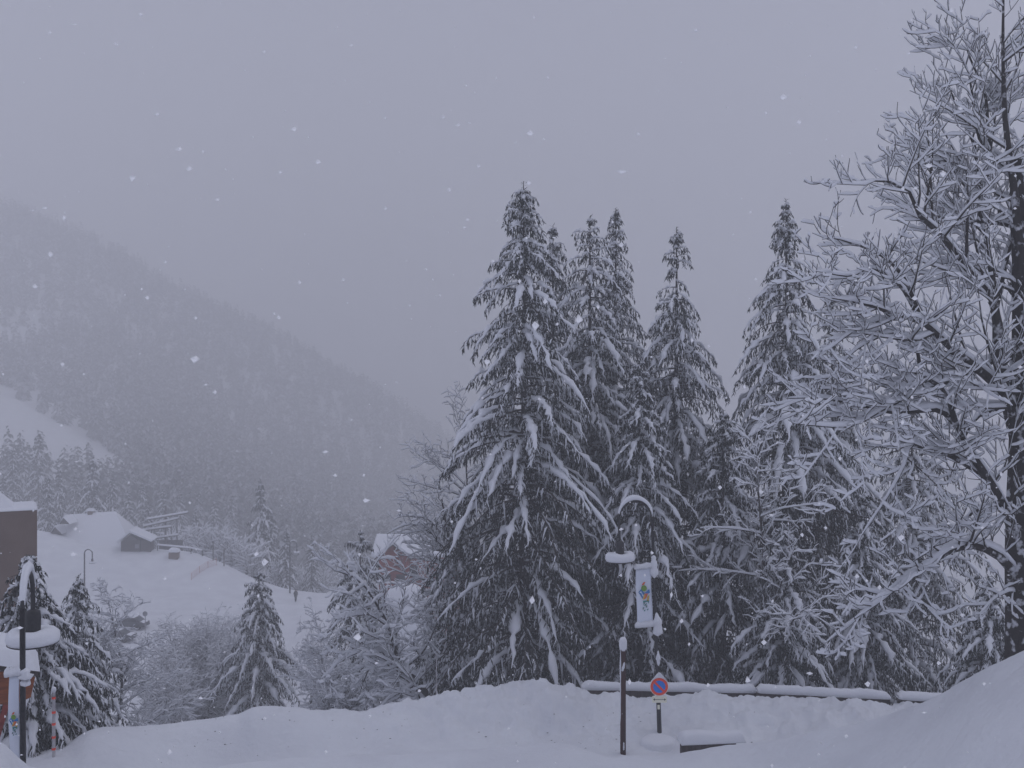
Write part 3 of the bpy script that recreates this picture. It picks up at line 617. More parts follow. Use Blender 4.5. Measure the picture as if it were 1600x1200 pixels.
BL = [(300, 166, 7), (322, 162, 6.5), (345, 160, 6), (365, 158, 5.5), (385, 156, 5), (395, 163, 7), (352, 170, 8), (325, 175, 8), (375, 172, 8), (270, 178, 8), (290, 185, 8), (430, 160, 4), (540, 170, 5), (468, 178, 6), (505, 180, 6), (575, 175, 6)]
for i, (px, d, H) in enumerate(BL):
    lab = 'frosted leafless shrub in the valley thicket beyond the orange net, %s from the left' % ORD[sorted(q[0] for q in BL).index(px)]
    b = gpx(px, d)
    if bush_src is None:
        t, wd_, sn_ = bare_tree('snowy_shrub', lab, auto_limbs((0, 0, 0), 6, rng=np.random.default_rng(3), multi=10, r0=.06), 3, PF, (0, 0, 0), 'frosted thicket across the valley', snow=1.3, snow_w=4.0)
        bush_src = t
    else:
        t = bush_src.copy(); COL.objects.link(t); t['label'] = lab
        for ch in list(bush_src.children): c_ = ch.copy(); COL.objects.link(c_); c_.parent = t
    t.location = b; t.rotation_euler[2] = rb.uniform(0, 6.28); t.scale = (H / 6 * 1.1, H / 6 * 1.1, H / 6)

# ------------------------------------------------------------------ street lamps
def street_lamp(label, px, d, ptop, pole_top_px, tilt=0.0, side=-1, group='hooked street lamps', detail_=True, armw=.95, rz=0.0, base_z=None, fat=1.0, drop=.75):
    """pole with a hook arm; the lamp bowl hangs at `side`. local x across the picture"""
    b = gpx(px, d); b[2] = b[2] if base_z is None else base_z
    H = W(px, ptop, d)[2] - b[2]; t = thing('street_lamp', label, 'street lamp', b - np.array([0, 0, .3]), rz, group); H += .3
    t.rotation_euler[1] = tilt
    r = armw / 2; zc = H - r - .14
    MB().tube([(0, 0, -.2), (0, 0, 1.3), (0, 0, 1.35), (0, 0, zc)], [.07 * fat, .065 * fat, .05 * fat, .045 * fat], 12).build('pole', M_black, t, True)
    arc = [(side * r * (1 - math.cos(a)), 0, zc + r * math.sin(a) * 1.05) for a in np.linspace(0, math.pi, 15)] + [(side * armw, 0, zc - drop)]
    MB().tube(arc, .040 * fat, 8).build('arm', M_black, t, True)
    x = side * armw; zb = zc - drop
    MB().lathe([(.05, .12), (.12, .08), (.135, -.02), (.125, -.26), (.16, -.33), (.05, -.34)][::-1], (x, 0, zb), 20).build('lamp_housing', M_black, t, True)
    MB().lathe([(.02, -.50), (.40, -.49), (.425, -.475), (.42, -.46), (.30, -.38), (.12, -.32)], (x, 0, zb), 28).build('lamp_shade', M_black, t, True)
    # snow: ring on the shade, ridge on the hook
    rg = random.Random(int(px)); prof = [(.415, -.468), (.44, -.40), (.43, -.30), (.36, -.235), (.24, -.225), (.16, -.27), (.14, -.36), (.2, -.40)]
    mb = MB(); n = 32; V = []; Fc = []
    for k in range(n):
        a = 2 * math.pi * k / n; q = 1 + .06 * math.sin(2 * a + px) + .04 * math.sin(5 * a)
        for rr, zz in prof: V.append((x + rr * math.cos(a) * (1 if zz < -.45 else 1 + .02 * math.sin(3 * a)), rr * math.sin(a), zb - .47 + (zz + .47) * q))
    m_ = len(prof)
    for k in range(n):
        for j in range(m_): Fc.append((k * m_ + j, k * m_ + (j + 1) % m_, ((k + 1) % n) * m_ + (j + 1) % m_, ((k + 1) % n) * m_ + j))
    mb.add(V, Fc).build('shade_snow', M_snow, t, True)
    a_ = np.linspace(.02, math.pi * .93, 17); P = np.array([[(side * r * (1 - math.cos(a)), 0, zc + .035 + (r + .03) * math.sin(a) * 1.05) for a in a_]])
    ww = .042 + .028 * np.sin(a_)[None] * (1 + .2 * np.sin(a_ * 5)); hh = .02 + .10 * np.sin(a_)[None] ** .7 * (1 + .15 * np.sin(a_ * 4 + px))
    v, q = sweep(P, ww, hh, CAP, upw=np.ones((1, 17)))
    link('arm_snow', mesh_np('arm_snow', [(v, [q], M_snow, True)]), t)
    return t, H
lampR, HR = street_lamp('hooked street lamp with snow-capped shade standing behind the no-parking sign', 1031, 29.5, 776, 1020, tilt=-.034, side=-1, armw=.98)
lampL, HL = street_lamp('near hooked street lamp at the left edge with a thick snow ring on its shade', 37.5, 16.8, 890, 35, tilt=-.02, side=1, armw=.95, base_z=0.0, drop=.36)
# the left lamp points nearly towards the camera: turn its arm
lampL.rotation_euler[2] = math.radians(106)
street_lamp('distant hooked street lamp on the snow slope below the farmhouse', 132, 128, 857, 133, side=1, armw=1.0, fat=1.9)
street_lamp('distant hooked street lamp beside the valley road near the walker', 453, 147, 844, 453, side=1, armw=1.0, fat=1.9)
# plough-hung snow sticking on the right lamp pole
def blob(parent, name, pts, rad, seed=1, lump=.3, M=None):
    P = resample(pts, 10)[None]; rr = np.interp(np.linspace(0, 1, 10), np.linspace(0, 1, len(rad)), rad)[None] * (1 + lump * np.random.default_rng(seed).uniform(-1, 1, (1, 10)))
    rr[:, 0] *= .2; rr[:, -1] *= .2
    v, q = sweep(P, rr, rr, ROUND); return link(name, mesh_np(name, [(v, [q], M or M_snow, True)]), parent)

# ------------------------------------------------------------------ banners
def logo(parent, cx, y, cz_, s, flip=1):
    """abstract coloured logo: each shape one flat piece just proud of the cloth"""
    def poly(name, pts, M, k, yy=None):
        MB().prism([(cx + p[0] * s, cz_ + p[1] * s) for p in pts][::1], y - .003 - .0015 * k, y - .001 - .0015 * k).build(name, M, parent)
    poly('logo_patch', [(-.30, .05), (-.05, .36), (.02, .30), (-.05, .08), (.12, -.06), (-.06, -.36)], M_lblue, 1)
    poly('logo_patch', [(.05, .02), (.30, .22), (.34, .02), (.16, -.06)], M_lblue, 1)
    poly('logo_patch', [(-.04 + .16 * math.cos(a) + .05, .27 + .17 * math.sin(a)) for a in np.linspace(0, 6.28, 13)[:-1]], M_green, 2)
    poly('logo_patch', [(-.12, .44), (-.02, .60), (.10, .62), (.02, .46)], M_orange, 2)
    poly('logo_patch', [(.04, -.02), (.24, -.02), (.10, -.30), (-.02, -.36)], M_orange, 2)
    poly('logo_patch', [(.00, -.06), (.08, -.08), (-.02, -.38), (-.08, -.34)], M_yellow, 3)
    poly('logo_patch', [(.18, -.2), (.30, -.1), (.26, -.44), (.16, -.44)], M_yellow, 1)
    poly('logo_patch', [(-.26, .02), (-.16, .12), (-.02, -.16), (-.07, -.18), (-.14, .02)], M_white, 3)
    poly('logo_stroke', [(-.06, -.42), (.28, -.40), (.26, -.60), (.20, -.48), (.02, -.52), (-.02, -.72)], M_teal, 1)
    rg = random.Random(3)
    for k in range(9):
        x0 = rg.uniform(-.10, .2); z0 = -.55 - k * .05
        poly('logo_stroke', [(x0, z0), (x0 + .09, z0 + .05), (x0 + .07, z0 - .05), (x0 + .01, z0 - .05)], M_teal if k % 3 else M_grey, 2)
def banner(label, top_px, d, w_, h_, group='snow-topped lamp post banners', seed=1, rz=0.0, side=-1, logo_s=None):
    """top_px: pixel of the top corner beside the pole; cloth hangs on the `side` of it"""
    p = W(*top_px, d); t = thing('banner', label, 'banner', p, rz, group)
    nx, nz = 10, 24; V = []; Fc = []
    for j in range(nz + 1):
        for i in range(nx + 1):
            u, v = i / nx, j / nz
            x = side * (.06 + u * w_) ; z = -.02 - v * h_ - u * .05
            y = .018 * math.sin(u * 3 + v * 5) * math.sin(v * math.pi)
            V.append((x + side * .012 * math.sin(v * 6), y, z))
    for j in range(nz):
        for i in range(nx):
            a = j * (nx + 1) + i; f = (a, a + 1, a + nx + 2, a + nx + 1); Fc.append(f)
    cl = MB().add(V, Fc).build('cloth', M_white, t, True); sm = cl.modifiers.new('thick', 'SOLIDIFY'); sm.thickness = .004
    lg = logo_s or w_ * 1.15
    logo(cl, side * (.06 + w_ * .52), -.024, -.05 - h_ * .42, lg)
    for nm, zz in (('banner_rod', 0.0), ('banner_rod', -h_ - .04)):
        MB().tube([(side * -.02, 0, zz), (side * (w_ + .1), 0, zz - .05)], .018, 8).build(nm, M_black, t, True)
    for zz, hh, sd_ in ((.015, .13, 1), (-h_ - .02, .15, 2)):
        pts = np.array([(side * (-.04 + (w_ + .16) * q), -.01, zz - .05 * q) for q in np.linspace(0, 1, 12)])[None]
        rg = np.random.default_rng(seed + sd_); ww = np.full((1, 12), .075) * rg.uniform(.85, 1.15, (1, 12)); hh_ = hh * rg.uniform(.8, 1.2, (1, 12)); ww[:, [0, -1]] *= .7; hh_[:, [0, -1]] *= .6
        v, q = sweep(pts, ww, hh_, CAP); Q2 = [q]; 
        endc = np.array([[0, 1, 2, 3, 4]]); endb = np.array([[59, 58, 57, 56, 55]])
        link('rod_snow', mesh_np('rod_snow', [(v, [q, endc, endb], M_snow, True)]), t)
    return t
bR = banner('pale blue banner with a colourful logo hanging from the right street lamp', (1021, 886), 29.5, .46, 1.68)
bR.rotation_euler[1] = -.02
blob(lampR, 'pole_snow', [(0, -.03, HR - (895 - 776) * 29.5 / F - .15), (.0, -.04, HR - (880 - 776) * 29.5 / F), (0, -.02, HR - (866 - 776) * 29.5 / F)], [.10, .12, .05], 3)
blob(lampR, 'pole_snow', [(0.04, -.03, HR - (988 - 776) * 29.5 / F - .1), (.05, -.04, HR - (972 - 776) * 29.5 / F), (0.01, -.02, HR - (955 - 776) * 29.5 / F)], [.12, .16, .04], 5)
blob(lampR, 'pole_snow', [(0.03, -.03, HR - (1040 - 776) * 29.5 / F), (.03, -.04, HR - (1025 - 776) * 29.5 / F), (0.03, -.02, HR - (1015 - 776) * 29.5 / F)], [.05, .06, .02], 6)
bL = banner('narrow banner with a colourful logo and snow on top under the near left street lamp', (36, 1052), 16.72, .17, 1.75, seed=9, side=-1, rz=0, logo_s=.24)
blob(lampL, 'pole_snow', [(0.0, -.03, HL - (1070 - 890) * 16.8 / F), (-.02, -.05, HL - (1055 - 890) * 16.8 / F), (0.0, -.03, HL - (1040 - 890) * 16.8 / F)], [.05, .12, .04], 7)

# ------------------------------------------------------------------ no parking sign and arrow plate
sp = W(1030, 1073, 29.38)
t = thing('no_parking_sign', 'round blue no-parking sign with red ring, mounted above the white arrow plate', 'sign', sp)
def disc(name, r0, r1, y0, y1, M, parent, n=40):
    V = []; Fc = []
    for y in (y0, y1):
        for k in range(n):
            a = 2 * math.pi * k / n; V.append((r1 * math.cos(a), y, r1 * math.sin(a)))
    Fc = [tuple(range(n)), tuple(range(2 * n - 1, n - 1, -1))] + [(k, k + n, (k + 1) % n + n, (k + 1) % n) for k in range(n)]
    return MB().add(V, Fc).build(name, M, parent)
disc('sign_rim', 0, .272, 0, .02, M_signwhite, t); disc('red_ring', 0, .256, -.004, -.001, M_red, t); disc('blue_disc', 0, .180, -.008, -.005, M_blue, t)
a = math.radians(-45); c, s = math.cos(a), math.sin(a); hw = .032; ll = .178
MB().prism([(c * x - s * z, s * x + c * z) for x, z in ((-ll, -hw), (ll, -hw), (ll, hw), (-ll, hw))], -.012, -.009).build('red_bar', M_red, t)
MB().box((0, .035, 0), (.10, .03, .3)).build('bracket', M_grey, t)
V = []; 
cap = MB().prism([(-.25, .07), (-.24, .15), (-.15, .25), (-.08, .34), (0, .42), (.07, .36), (.15, .27), (.24, .16), (.255, .07), (.20, .178), (.12, .242), (0, .268), (-.12, .242), (-.20, .178)], -.03, .06)
cap.build('sign_snow', M_snow, t, False, bevel=.02)
ap = W(1030.5, 1093, 29.38)
t = thing('arrow_plate', 'small white plate with a black double-headed arrow below the no-parking sign', 'sign', ap)
pw, ph = .215, .095
pts = []
for cx_, cz_, a0 in ((pw - .03, ph - .03, 0), (-pw + .03, ph - .03, 90), (-pw + .03, -ph + .03, 180), (pw - .03, -ph + .03, 270)):
    for k in range(4): aa = math.radians(a0 + k * 30); pts.append((cx_ + .03 * math.cos(aa), cz_ + .03 * math.sin(aa)))
MB().prism(pts, 0, .02).build('plate', M_cream, t)
MB().prism([(-.15, -.006), (.15, -.006), (.15, .006), (-.15, .006)], -.004, -.001).prism([(-.185, 0), (-.135, -.035), (-.14, 0), (-.135, .035)], -.005, -.0015).prism([(.185, 0), (.135, .035), (.14, 0), (.135, -.035)], -.005, -.0015).build('arrow', M_ink, t)
MB().box((0, .035, 0), (.08, .03, .12)).build('bracket', M_grey, t)
lp = lampR
MB().box((-.01, -.075, HR - (1103.5 - 776) * 29.5 / F), (.07, .012, .13)).build('sticker', M_cream, lp)

# ------------------------------------------------------------------ brown post with snow cap
b = gpx(973.5, 27.9); top = W(973, 1013, 27.9)[2]; H = top - b[2]
t = thing('wooden_post', 'tall dark red-brown post with a rounded snow cap standing in the snow', 'post', b)
MB().box((0, 0, H / 2 - .2), (.145, .145, H + .4)).build('shaft', M_brown, t, bevel=.012)
MB().lathe([(.085, -.06), (.10, 0), (.112, .12), (.105, .22), (.075, .29), (.03, .315)], (0, 0, H), 18).build('snow_cap', M_snow, t, True)
blob(t, 'snow_streak', [(-.076, -.06, H), (-.078, -.06, H * .6), (-.076, -.06, H * .3)], [.02, .022, .008], 3)
blob(t, 'snow_streak', [(.01, -.075, .35), (.012, -.078, .25), (.01, -.075, .12)], [.015, .022, .018], 4)
blob(t, 'snow_streak', [(-.03, -.07, H - .62), (.0, -.078, H - .5), (.03, -.07, H - .36)], [.03, .035, .03], 8)

# ------------------------------------------------------------------ striped snow pole, thin stake
def stake(name, label, px, d, ptop, r, M, stripes=(), group=None, cat='pole', snow=True):
    b = gpx(px, d); H = W(px, ptop, d)[2] - b[2]; t = thing(name, label, cat, b, 0, group)
    MB().tube([(0, 0, -.3), (0, 0, H / 2), (0, 0, H)], r, 10).build('shaft', M, t, True)
    for z in stripes: MB().tube([(0, 0, H * z - .03), (0, 0, H * z + .03)], r + .006, 10).build('red_band', M_red, t, True)
    if snow: MB().lathe([(r * 1.1, -.02), (r * 1.5, .03), (r * 1.2, .09), (.01, .12)], (0, 0, H), 12).build('snow_cap', M_snow, t, True)
    return t
M_polew = mat('pale_pole', (0.55, 0.54, 0.56), 0.7, var=(0.42, 0.40, 0.42), scale=8)
stake('snow_pole', 'pale snow marker pole with red bands beside the near left spruce', 84, 25.6, 1080, .042, M_polew, (.12, .3, .5, .68, .9))
stake('snow_pole', 'thin plain pale stake standing in the ploughed bank left of the tallest spruce', 682, 30.9, 1020, .012, M_polew, snow=False)

# ------------------------------------------------------------------ guard rail behind the bank
def rail(x0, x1, y0, y1, d, name, label, group, seed):
    p0, p1 = W(x0, y0, d), W(x1, y1, d + .1); L = float(np.linalg.norm(p1 - p0)); n = int(L / 2.2) + 1
    t = thing(name, label, 'guard rail', p0, 0, group)
    dz = (p1[2] - p0[2])
    MB().prism([(0, -.30), (L, dz - .30), (L, dz - .06), (0, -.06)], -.05, .05).build('beam', M_darkwood, t, bevel=.01)
    for k in range(n + 1):
        x = .15 + (L - .3) * k / n; MB().box((x, .12, dz * k / n - .75), (.14, .14, 1.4)).build('post', M_darkwood, t)
    K = int(L / .12); q = np.linspace(0, 1, K); rg = random.Random(seed)
    P = np.stack([q * L, 0 * q, dz * q - .055], -1)[None]
    hh = np.array([[.235 * (1 + .34 * mnoise.noise(Vector((x * 1.3, seed, 0))) + .20 * mnoise.noise(Vector((x * 5, seed, 3)))) for x in q * L]])
    ww = np.full((1, K), .15) * (1 + .1 * np.sin(q * L * 3)[None]); hh[:, 0] *= .4; hh[:, -1] *= .4
    sec = [(-1, -.12), (-1.05, .35), (-.8, .8), (0, 1), (.8, .8), (1.05, .35), (1, -.12)]
    v, f = sweep(P, ww, hh, sec)
    link('snow_cap', mesh_np('snow_cap', [(v, [f, np.array([[0, 1, 2, 3, 4, 5, 6]]), np.array([[len(v) - 1 - i for i in range(7)]])], M_snow, True)]), t)
rail(908, 1180, 1072, 1076, 33.0, 'guard_rail', 'long dark guard rail under thick snow, nearest stretch behind the no-parking sign', None, 3)
rail(1182, 1388, 1077, 1086, 32.7, 'guard_rail', 'snow-topped guard rail stretch in the middle of the right bank', None, 7)
rail(1402, 1500, 1087, 1092, 32.5, 'guard_rail', 'short last stretch of snow-topped guard rail disappearing behind the right snow bank', None, 11)

# ------------------------------------------------------------------ snow-covered beam and mound at the lamp foot
b = gpx(1066, 26.9)
p = W(1066, 1164, 26.9)
t = thing('kerb_beam', 'low dark beam under a thick pillow of snow right of the no-parking sign', 'beam', p, .12)
MB().box((.75, .12, -.26), (1.5, .22, .52)).build('beam', M_darkwood, t, bevel=.01)
cap_mb(-.03, 1.75, -.06, .45, .03, .24, seed=4, res=.05).build('snow_cap', M_snow, t, True)
def mound(name, px, d, rx, ry, h, seed):
    b = gpx(px, d); n = 28; V = [(0, 0, h)]; Fc = []
    for i in range(1, 9):
        for k in range(n):
            a = 2 * math.pi * k / n; r = i / 8; q = 1 + .12 * mnoise.noise(Vector((math.cos(a), math.sin(a), seed)))
            V.append((math.cos(a) * rx * r ** .8 * q, math.sin(a) * ry * r ** .8 * q, h * math.sqrt(max(0, 1 - r ** 3)) - (.15 if i == 8 else 0)))
    for k in range(n): Fc.append((0, 1 + k, 1 + (k + 1) % n))
    for i in range(7):
        for k in range(n): a0 = 1 + i * n; Fc.append((a0 + k, a0 + n + k, a0 + n + (k + 1) % n, a0 + (k + 1) % n))
    o = MB().add(V, Fc).build(name, M_snow, None, True, loc=b); return structure(o)
mound('snow_mound', 1028, 28.6, .55, .55, .24, 2)
mound('snow_mound', 1476, 30.5, .3, .3, .5, 5)

# ------------------------------------------------------------------ dirt crumbs on the bank
rc = np.random.default_rng(2); Vc = []; Fc = []; o_ = 0
for k in range(150):
    px = rc.choice([rc.uniform(420, 640), rc.uniform(860, 1200), rc.uniform(160, 420), rc.uniform(700, 1000)]); d = rc.uniform(26.5, 31) - (px < 700) * (700 - px) * .006
    g = gpx(px, d); r = rc.uniform(.008, .026)
    base6 = np.array([(1, 0, 0), (-1, 0, 0), (0, 1, 0), (0, -1, 0), (0, 0, .5), (0, 0, -.5)]) * r * rc.uniform(.6, 1.5, (6, 1)) * np.array([1.5, 1, 1])
    Vc.append(base6 + g); Fc.append(np.array([(0, 2, 4), (2, 1, 4), (1, 3, 4), (3, 0, 4), (2, 0, 5), (1, 2, 5), (3, 1, 5), (0, 3, 5)]) + o_); o_ += 6
tag(link('ice_crumbs', mesh_np('ice_crumbs', [(np.concatenate(Vc), [np.concatenate(Fc)], M_dirt, False)])), 'dirty crumbs of frozen snow thrown on the ploughed bank', 'crumbs', kind='stuff')

# ------------------------------------------------------------------ buildings
def gable_roof(mb, x0, x1, y0, y1, ze, zr, th, along='x', shift=.5):
    """two roof slabs; ridge runs along x (or y)"""
    if along == 'x':
        ym = y0 + (y1 - y0) * shift
        prof = [(y0, ze), (ym, zr), (y1, ze), (y1, ze + th), (ym, zr + th), (y0, ze + th)]
        V = [(x0, a, b_) for a, b_ in prof] + [(x1, a, b_) for a, b_ in prof]
    else:
        xm = x0 + (x1 - x0) * shift
        prof = [(x0, ze), (xm, zr), (x1, ze), (x1, ze + th), (xm, zr + th), (x0, ze + th)]
        V = [(a, y0, b_) for a, b_ in prof] + [(a, y1, b_) for a, b_ in prof]
    F_ = [(0, 1, 4, 5), (1, 2, 3, 4), (6, 11, 10, 7), (7, 10, 9, 8)] + [(i, i + 6, (i + 1) % 6 + 6, (i + 1) % 6) for i in range(6)]
    return mb.add(V, F_)
# brown block at the left edge
b = gpx(0, 58); p = W(58, 796, 58); zb = p[2] - b[2]
t = thing('apartment_block', 'plain brown rendered building block at the left edge with a snow-covered flat edge', 'building', (p[0], 58, b[2] - 1), .47)
Hb = zb + 1
MB().box((-6, 2, Hb / 2), (12, 4, Hb)).build('wall', M_stucco, t)
cap_mb(-12.1, .04, -.05, 4.05, Hb, .09, seed=3, res=.2).build('snow_cap', M_snow, t, True)
mbx = MB(); xs = [-13.0, -2.35, -1.1]
V = [(-13, .6, Hb + .01), (-1.1, .6, Hb + .01), (-3.0, 2.3, Hb + 1.9), (-13, 2.3, Hb + 1.9), (-1.1, 3.9, Hb + .01), (-13, 3.9, Hb + .01)]
mbx.add(V, [(0, 1, 2, 3), (3, 2, 4, 5), (1, 4, 2), (0, 3, 5)]).build('roof_snow', M_snow, t, False)
for k, (wx, wz) in enumerate(((-2.4, 3.0), (-5, 3.0), (-7.5, 3.0))):
    pass
# kiosk with orange boards, bottom left
kz = -.1; p = W(60, 1046, 20.5)
t = thing('wooden_kiosk', 'wooden kiosk with orange gable boards and deep roof snow at the bottom left corner', 'kiosk', (p[0], 20.5, 0), .47)
He = p[2]                                        # eave height at the right
sl = .30
def roofline(x): return He - x * sl              # x<=0 goes left, roof rises
MB().prism([(-4.5, 0), (-.75, 0), (-.75, roofline(-.75) - .15), (-4.5, roofline(-4.5) - .15)], .35, 1.4).build('wall', M_darkwood, t)
MB().prism([(0, He - .02), (0, He - .13), (-4.6, roofline(-4.6) - .13), (-4.6, roofline(-4.6) - .02)], -.06, 1.5).build('roof', M_darkwood, t)
MB().prism([(-.06, He - .14), (-.14, He - .54), (-.45, He - .66), (-.62, He - .62), (-1.1, He - .52), (-4.6, roofline(-4.6) - .6), (-4.6, roofline(-4.6) - .14)], -.03, .03).build('gable_board', M_orangewood, t)
MB().prism([(-.50, He - .55), (-.62, He - .55), (-.86, He - 1.5), (-.76, He - 1.5)], -.02, .1).prism([(-.76, He - 1.5), (-.86, He - 1.5), (-1.25, He - 2.1), (-1.15, He - 2.1)], -.02, .1).build('brace', M_redwood, t)
V = []; Fs = []
nx, ny = 40, 16
for i in range(nx + 1):
    for j in range(ny + 1):
        x = .03 - 4.7 * i / nx; y = -.12 + 1.7 * j / ny; e_ = min(1, min(i / 4.5, j / 2.2, (ny - j) / 2)); e_ = math.sqrt(max(0, 1 - (1 - e_) ** 2))
        V.append((x, y, roofline(min(x, 0)) - .015 + .34 * e_ * (1 + .12 * mnoise.noise(Vector((x, y, 1))))))
for i in range(nx):
    for j in range(ny):
        a = i * (ny + 1) + j; Fs.append((a, a + ny + 1, a + ny + 2, a + 1))
MB().add(V, Fs).build('roof_snow', M_snow, t, True)

# farmhouse almost buried: two hipped roof planes
p = gpx(132, 156)
t = thing('farmhouse', 'low farmhouse nearly buried, its whole roof one white sheet with two small dark gables', 'house', (p[0], 156, p[2]), .05)
wl = lambda px, py, d=156: W(px, py, d) - np.array([p[0], 156, p[2]])
ridL, ridR = wl(103, 804, 157), wl(180, 799, 157); eL, eR = wl(72, 834, 152), wl(199, 842, 152)
MB().box((-.3, 2.2, .6), (10.2, 6.4, 2.2)).build('wall', M_darkwood, t)
bl_ = np.array([eL[0] + .5, 9.5, eL[2] - 2.5]); br_ = np.array([eR[0] - .6, 9.5, eR[2] - 2.5])
eLf = eL + [0, 0, -1.4]; eRf = eR + [.4, 0, -1.6]
mbf = MB().add([eLf, eRf, ridR, ridL, bl_, br_], [(0, 1, 2, 3), (3, 2, 5, 4), (0, 3, 4), (1, 5, 2)])
mbf.build('roof', M_snow, t)
for (px, py, k) in ((101, 818, 1.0), (88, 833, 1.1)):
    q = wl(px, py, 152.6); w_ = .72 * k
    g = MB().prism([(-w_, 0), (w_, 0), (-.1, .95 * k)], -.5, 2.0, tuple(q)); g.build('gable', M_darkwood, t)
    MB().add([q + [-w_ - .15, -.6, -.02], q + [-.1, -.6, 1.12 * k], q + [w_ + .15, -.6, -.02], q + [-w_ - .15, 2.6, -.02], q + [-.1, 2.6, 1.12 * k], q + [w_ + .15, 2.6, -.02], q + [-.1, -.6, .97 * k], q + [-.1, 2.6, .97 * k]], [(0, 1, 4, 3), (1, 2, 5, 4), (0, 6, 1), (1, 6, 2)]).build('gable_snow', M_snow, t)
q = wl(142, 806, 157)
MB().box(tuple(q + [0, 0, .2]), (.7, .7, 1.2)).build('chimney', M_stucco, t)
cap_mb(q[0] - .55, q[0] + .55, q[1] - .5, q[1] + .5, q[2] + .8, .4, seed=2).build('chimney_snow', M_snow, t, True)
# little hut
p = gpx(208, 150); t = thing('wooden_hut', 'small dark timber hut with a snowy gable roof right of the farmhouse', 'hut', (p[0], 150, p[2] - .2), .15)
MB().prism([(-1.75, 0), (1.0, 0), (1.0, 1.75), (-.38, 2.85), (-1.75, 1.75)], 0, 3.4).build('wall', M_darkwood, t)
MB().box((1.75, 1.6, .9), (1.4, 2.6, 1.8)).build('lean_to', M_darkwood, t)
MB().box((.55, -.04, 1.0), (.55, .06, .6)).build('window', M_grey, t)
V = [(-2.2, -.5, 1.55), (-.38, -.5, 3.1), (2.7, -.5, 1.65), (-2.2, 3.9, 1.55), (-.38, 3.9, 3.1), (2.7, 3.9, 1.65)]
th = .38; V2 = [(x, y, z + th * (1 if abs(x) < 1 else .7)) for x, y, z in V]
MB().add(V, [(0, 1, 4, 3), (1, 2, 5, 4)]).build('roof', M_darkwood, t)
MB().add([(x, y, z + .02) for x, y, z in V] + V2, [(6, 7, 10, 9), (7, 8, 11, 10), (0, 6, 7, 1), (1, 7, 8, 2), (3, 4, 10, 9), (4, 5, 11, 10), (0, 3, 9, 6), (2, 8, 11, 5)]).build('roof_snow', M_snow, t, False, bevel=.08)
# pergola of beams behind the hut
p = gpx(255, 158); t = thing('wooden_pergola', 'open timber frame with snow-topped horizontal beams behind the small hut', 'pergola', (p[0], 158, p[2]))
wq = lambda px, py: W(px, py, 158) - np.array([p[0], 158, p[2]])
for (a0, b0, a1, b1) in ((230, 812, 294, 801), (224, 823, 280, 810), (222, 829, 268, 823), (238, 842, 279, 836)):
    A, B = wq(a0, b0), wq(a1, b1)
    MB().tube([A, (A + B) / 2, B], .12, 8).build('beam', M_darkwood, t)
    P = np.array([[A + (B - A) * s_ + [0, 0, .08] for s_ in np.linspace(0, 1, 9)]]); v, f = sweep(P, np.full((1, 9), .19), np.full((1, 9), .24), CAP)
    link('beam_snow', mesh_np('beam_snow', [(v, [f], M_snow, True)]), t)
for px_, pt in ((258, 790), (276, 800), (236, 815), (267, 822)):
    A = wq(px_, pt); MB().tube([(A[0], .2, -.5), (A[0], .2, A[2] / 2), (A[0], .2, A[2])], .16 if px_ == 258 else .09, 8).build('post', M_darkwood, t)
MB().box((1.0, .6, .9), (3.6, .3, 1.8)).build('back_wall', M_darkwood, t)
# fence, well, stakes, net
def slim_fence(x0, x1, d, h, label, M, M2=None, name='rail_fence', cat='fence', n=5, snow=True, net=False):
    a_, b_ = gpx(x0, d - (4 if net else 0)), gpx(x1, d + (3 if net else 0)); t = thing(name, label, cat, a_)
    for k in range(n):
        q = gpx(x0 + (x1 - x0) * k / (n - 1), a_[1] + (b_[1] - a_[1]) * k / (n - 1)) - a_
        MB().tube([tuple(q + [0, 0, -.2]), tuple(q + [0, 0, h * .5]), tuple(q + [0, 0, h])], .06 if not net else .04, 6).build('post', M, t)
        if k:
            if net:
                for z in np.linspace(.15, 1, 5) * h: MB().tube([tuple(pq + [0, 0, z]), tuple((pq + q) / 2 + [0, 0, z - .05]), tuple(q + [0, 0, z])], .022, 5).build('net_cord', M, t)
            else:
                MB().tube([tuple(pq + [0, 0, h * .9]), tuple((pq + q) / 2 + [0, 0, h * .9]), tuple(q + [0, 0, h * .9])], .07, 6).build('rail', M, t)
            if snow:
                P = np.array([[pq + (q - pq) * s_ + [0, 0, h * .95] for s_ in np.linspace(0, 1, 6)]]); v, f = sweep(P, np.full((1, 6), .16), np.full((1, 6), .22), CAP)
                link('rail_snow', mesh_np('rail_snow', [(v, [f], M_snow, True)]), t)
        pq = q
slim_fence(246, 316, 152, .9, 'low snow-topped rail fence along the crest right of the hut', M_darkwood)
slim_fence(299, 338, 147, 1.0, 'sagging orange net fence on the crest of the snow slope', M_net, snow=False, net=True, name='net_fence', n=4)
p = gpx(272, 149); t = thing('stone_well', 'small square stone box with a snow cap by the rail fence', 'well', p)
MB().box((0, 0, .4), (1.3, 1.0, 1.1)).build('box', M_stucco, t); cap_mb(-.8, .8, -.6, .6, .95, .55, seed=8, res=.1).build('snow_cap', M_snow, t, True)
stake('wooden_stake', 'taller dark stake at the end of the orange net fence', 333, 152, 846, .07, M_darkwood, snow=False, cat='stake')
stake('wooden_stake', 'shorter dark stake before the frosted thicket', 350, 151.5, 857, .08, M_darkwood, snow=False, cat='stake')
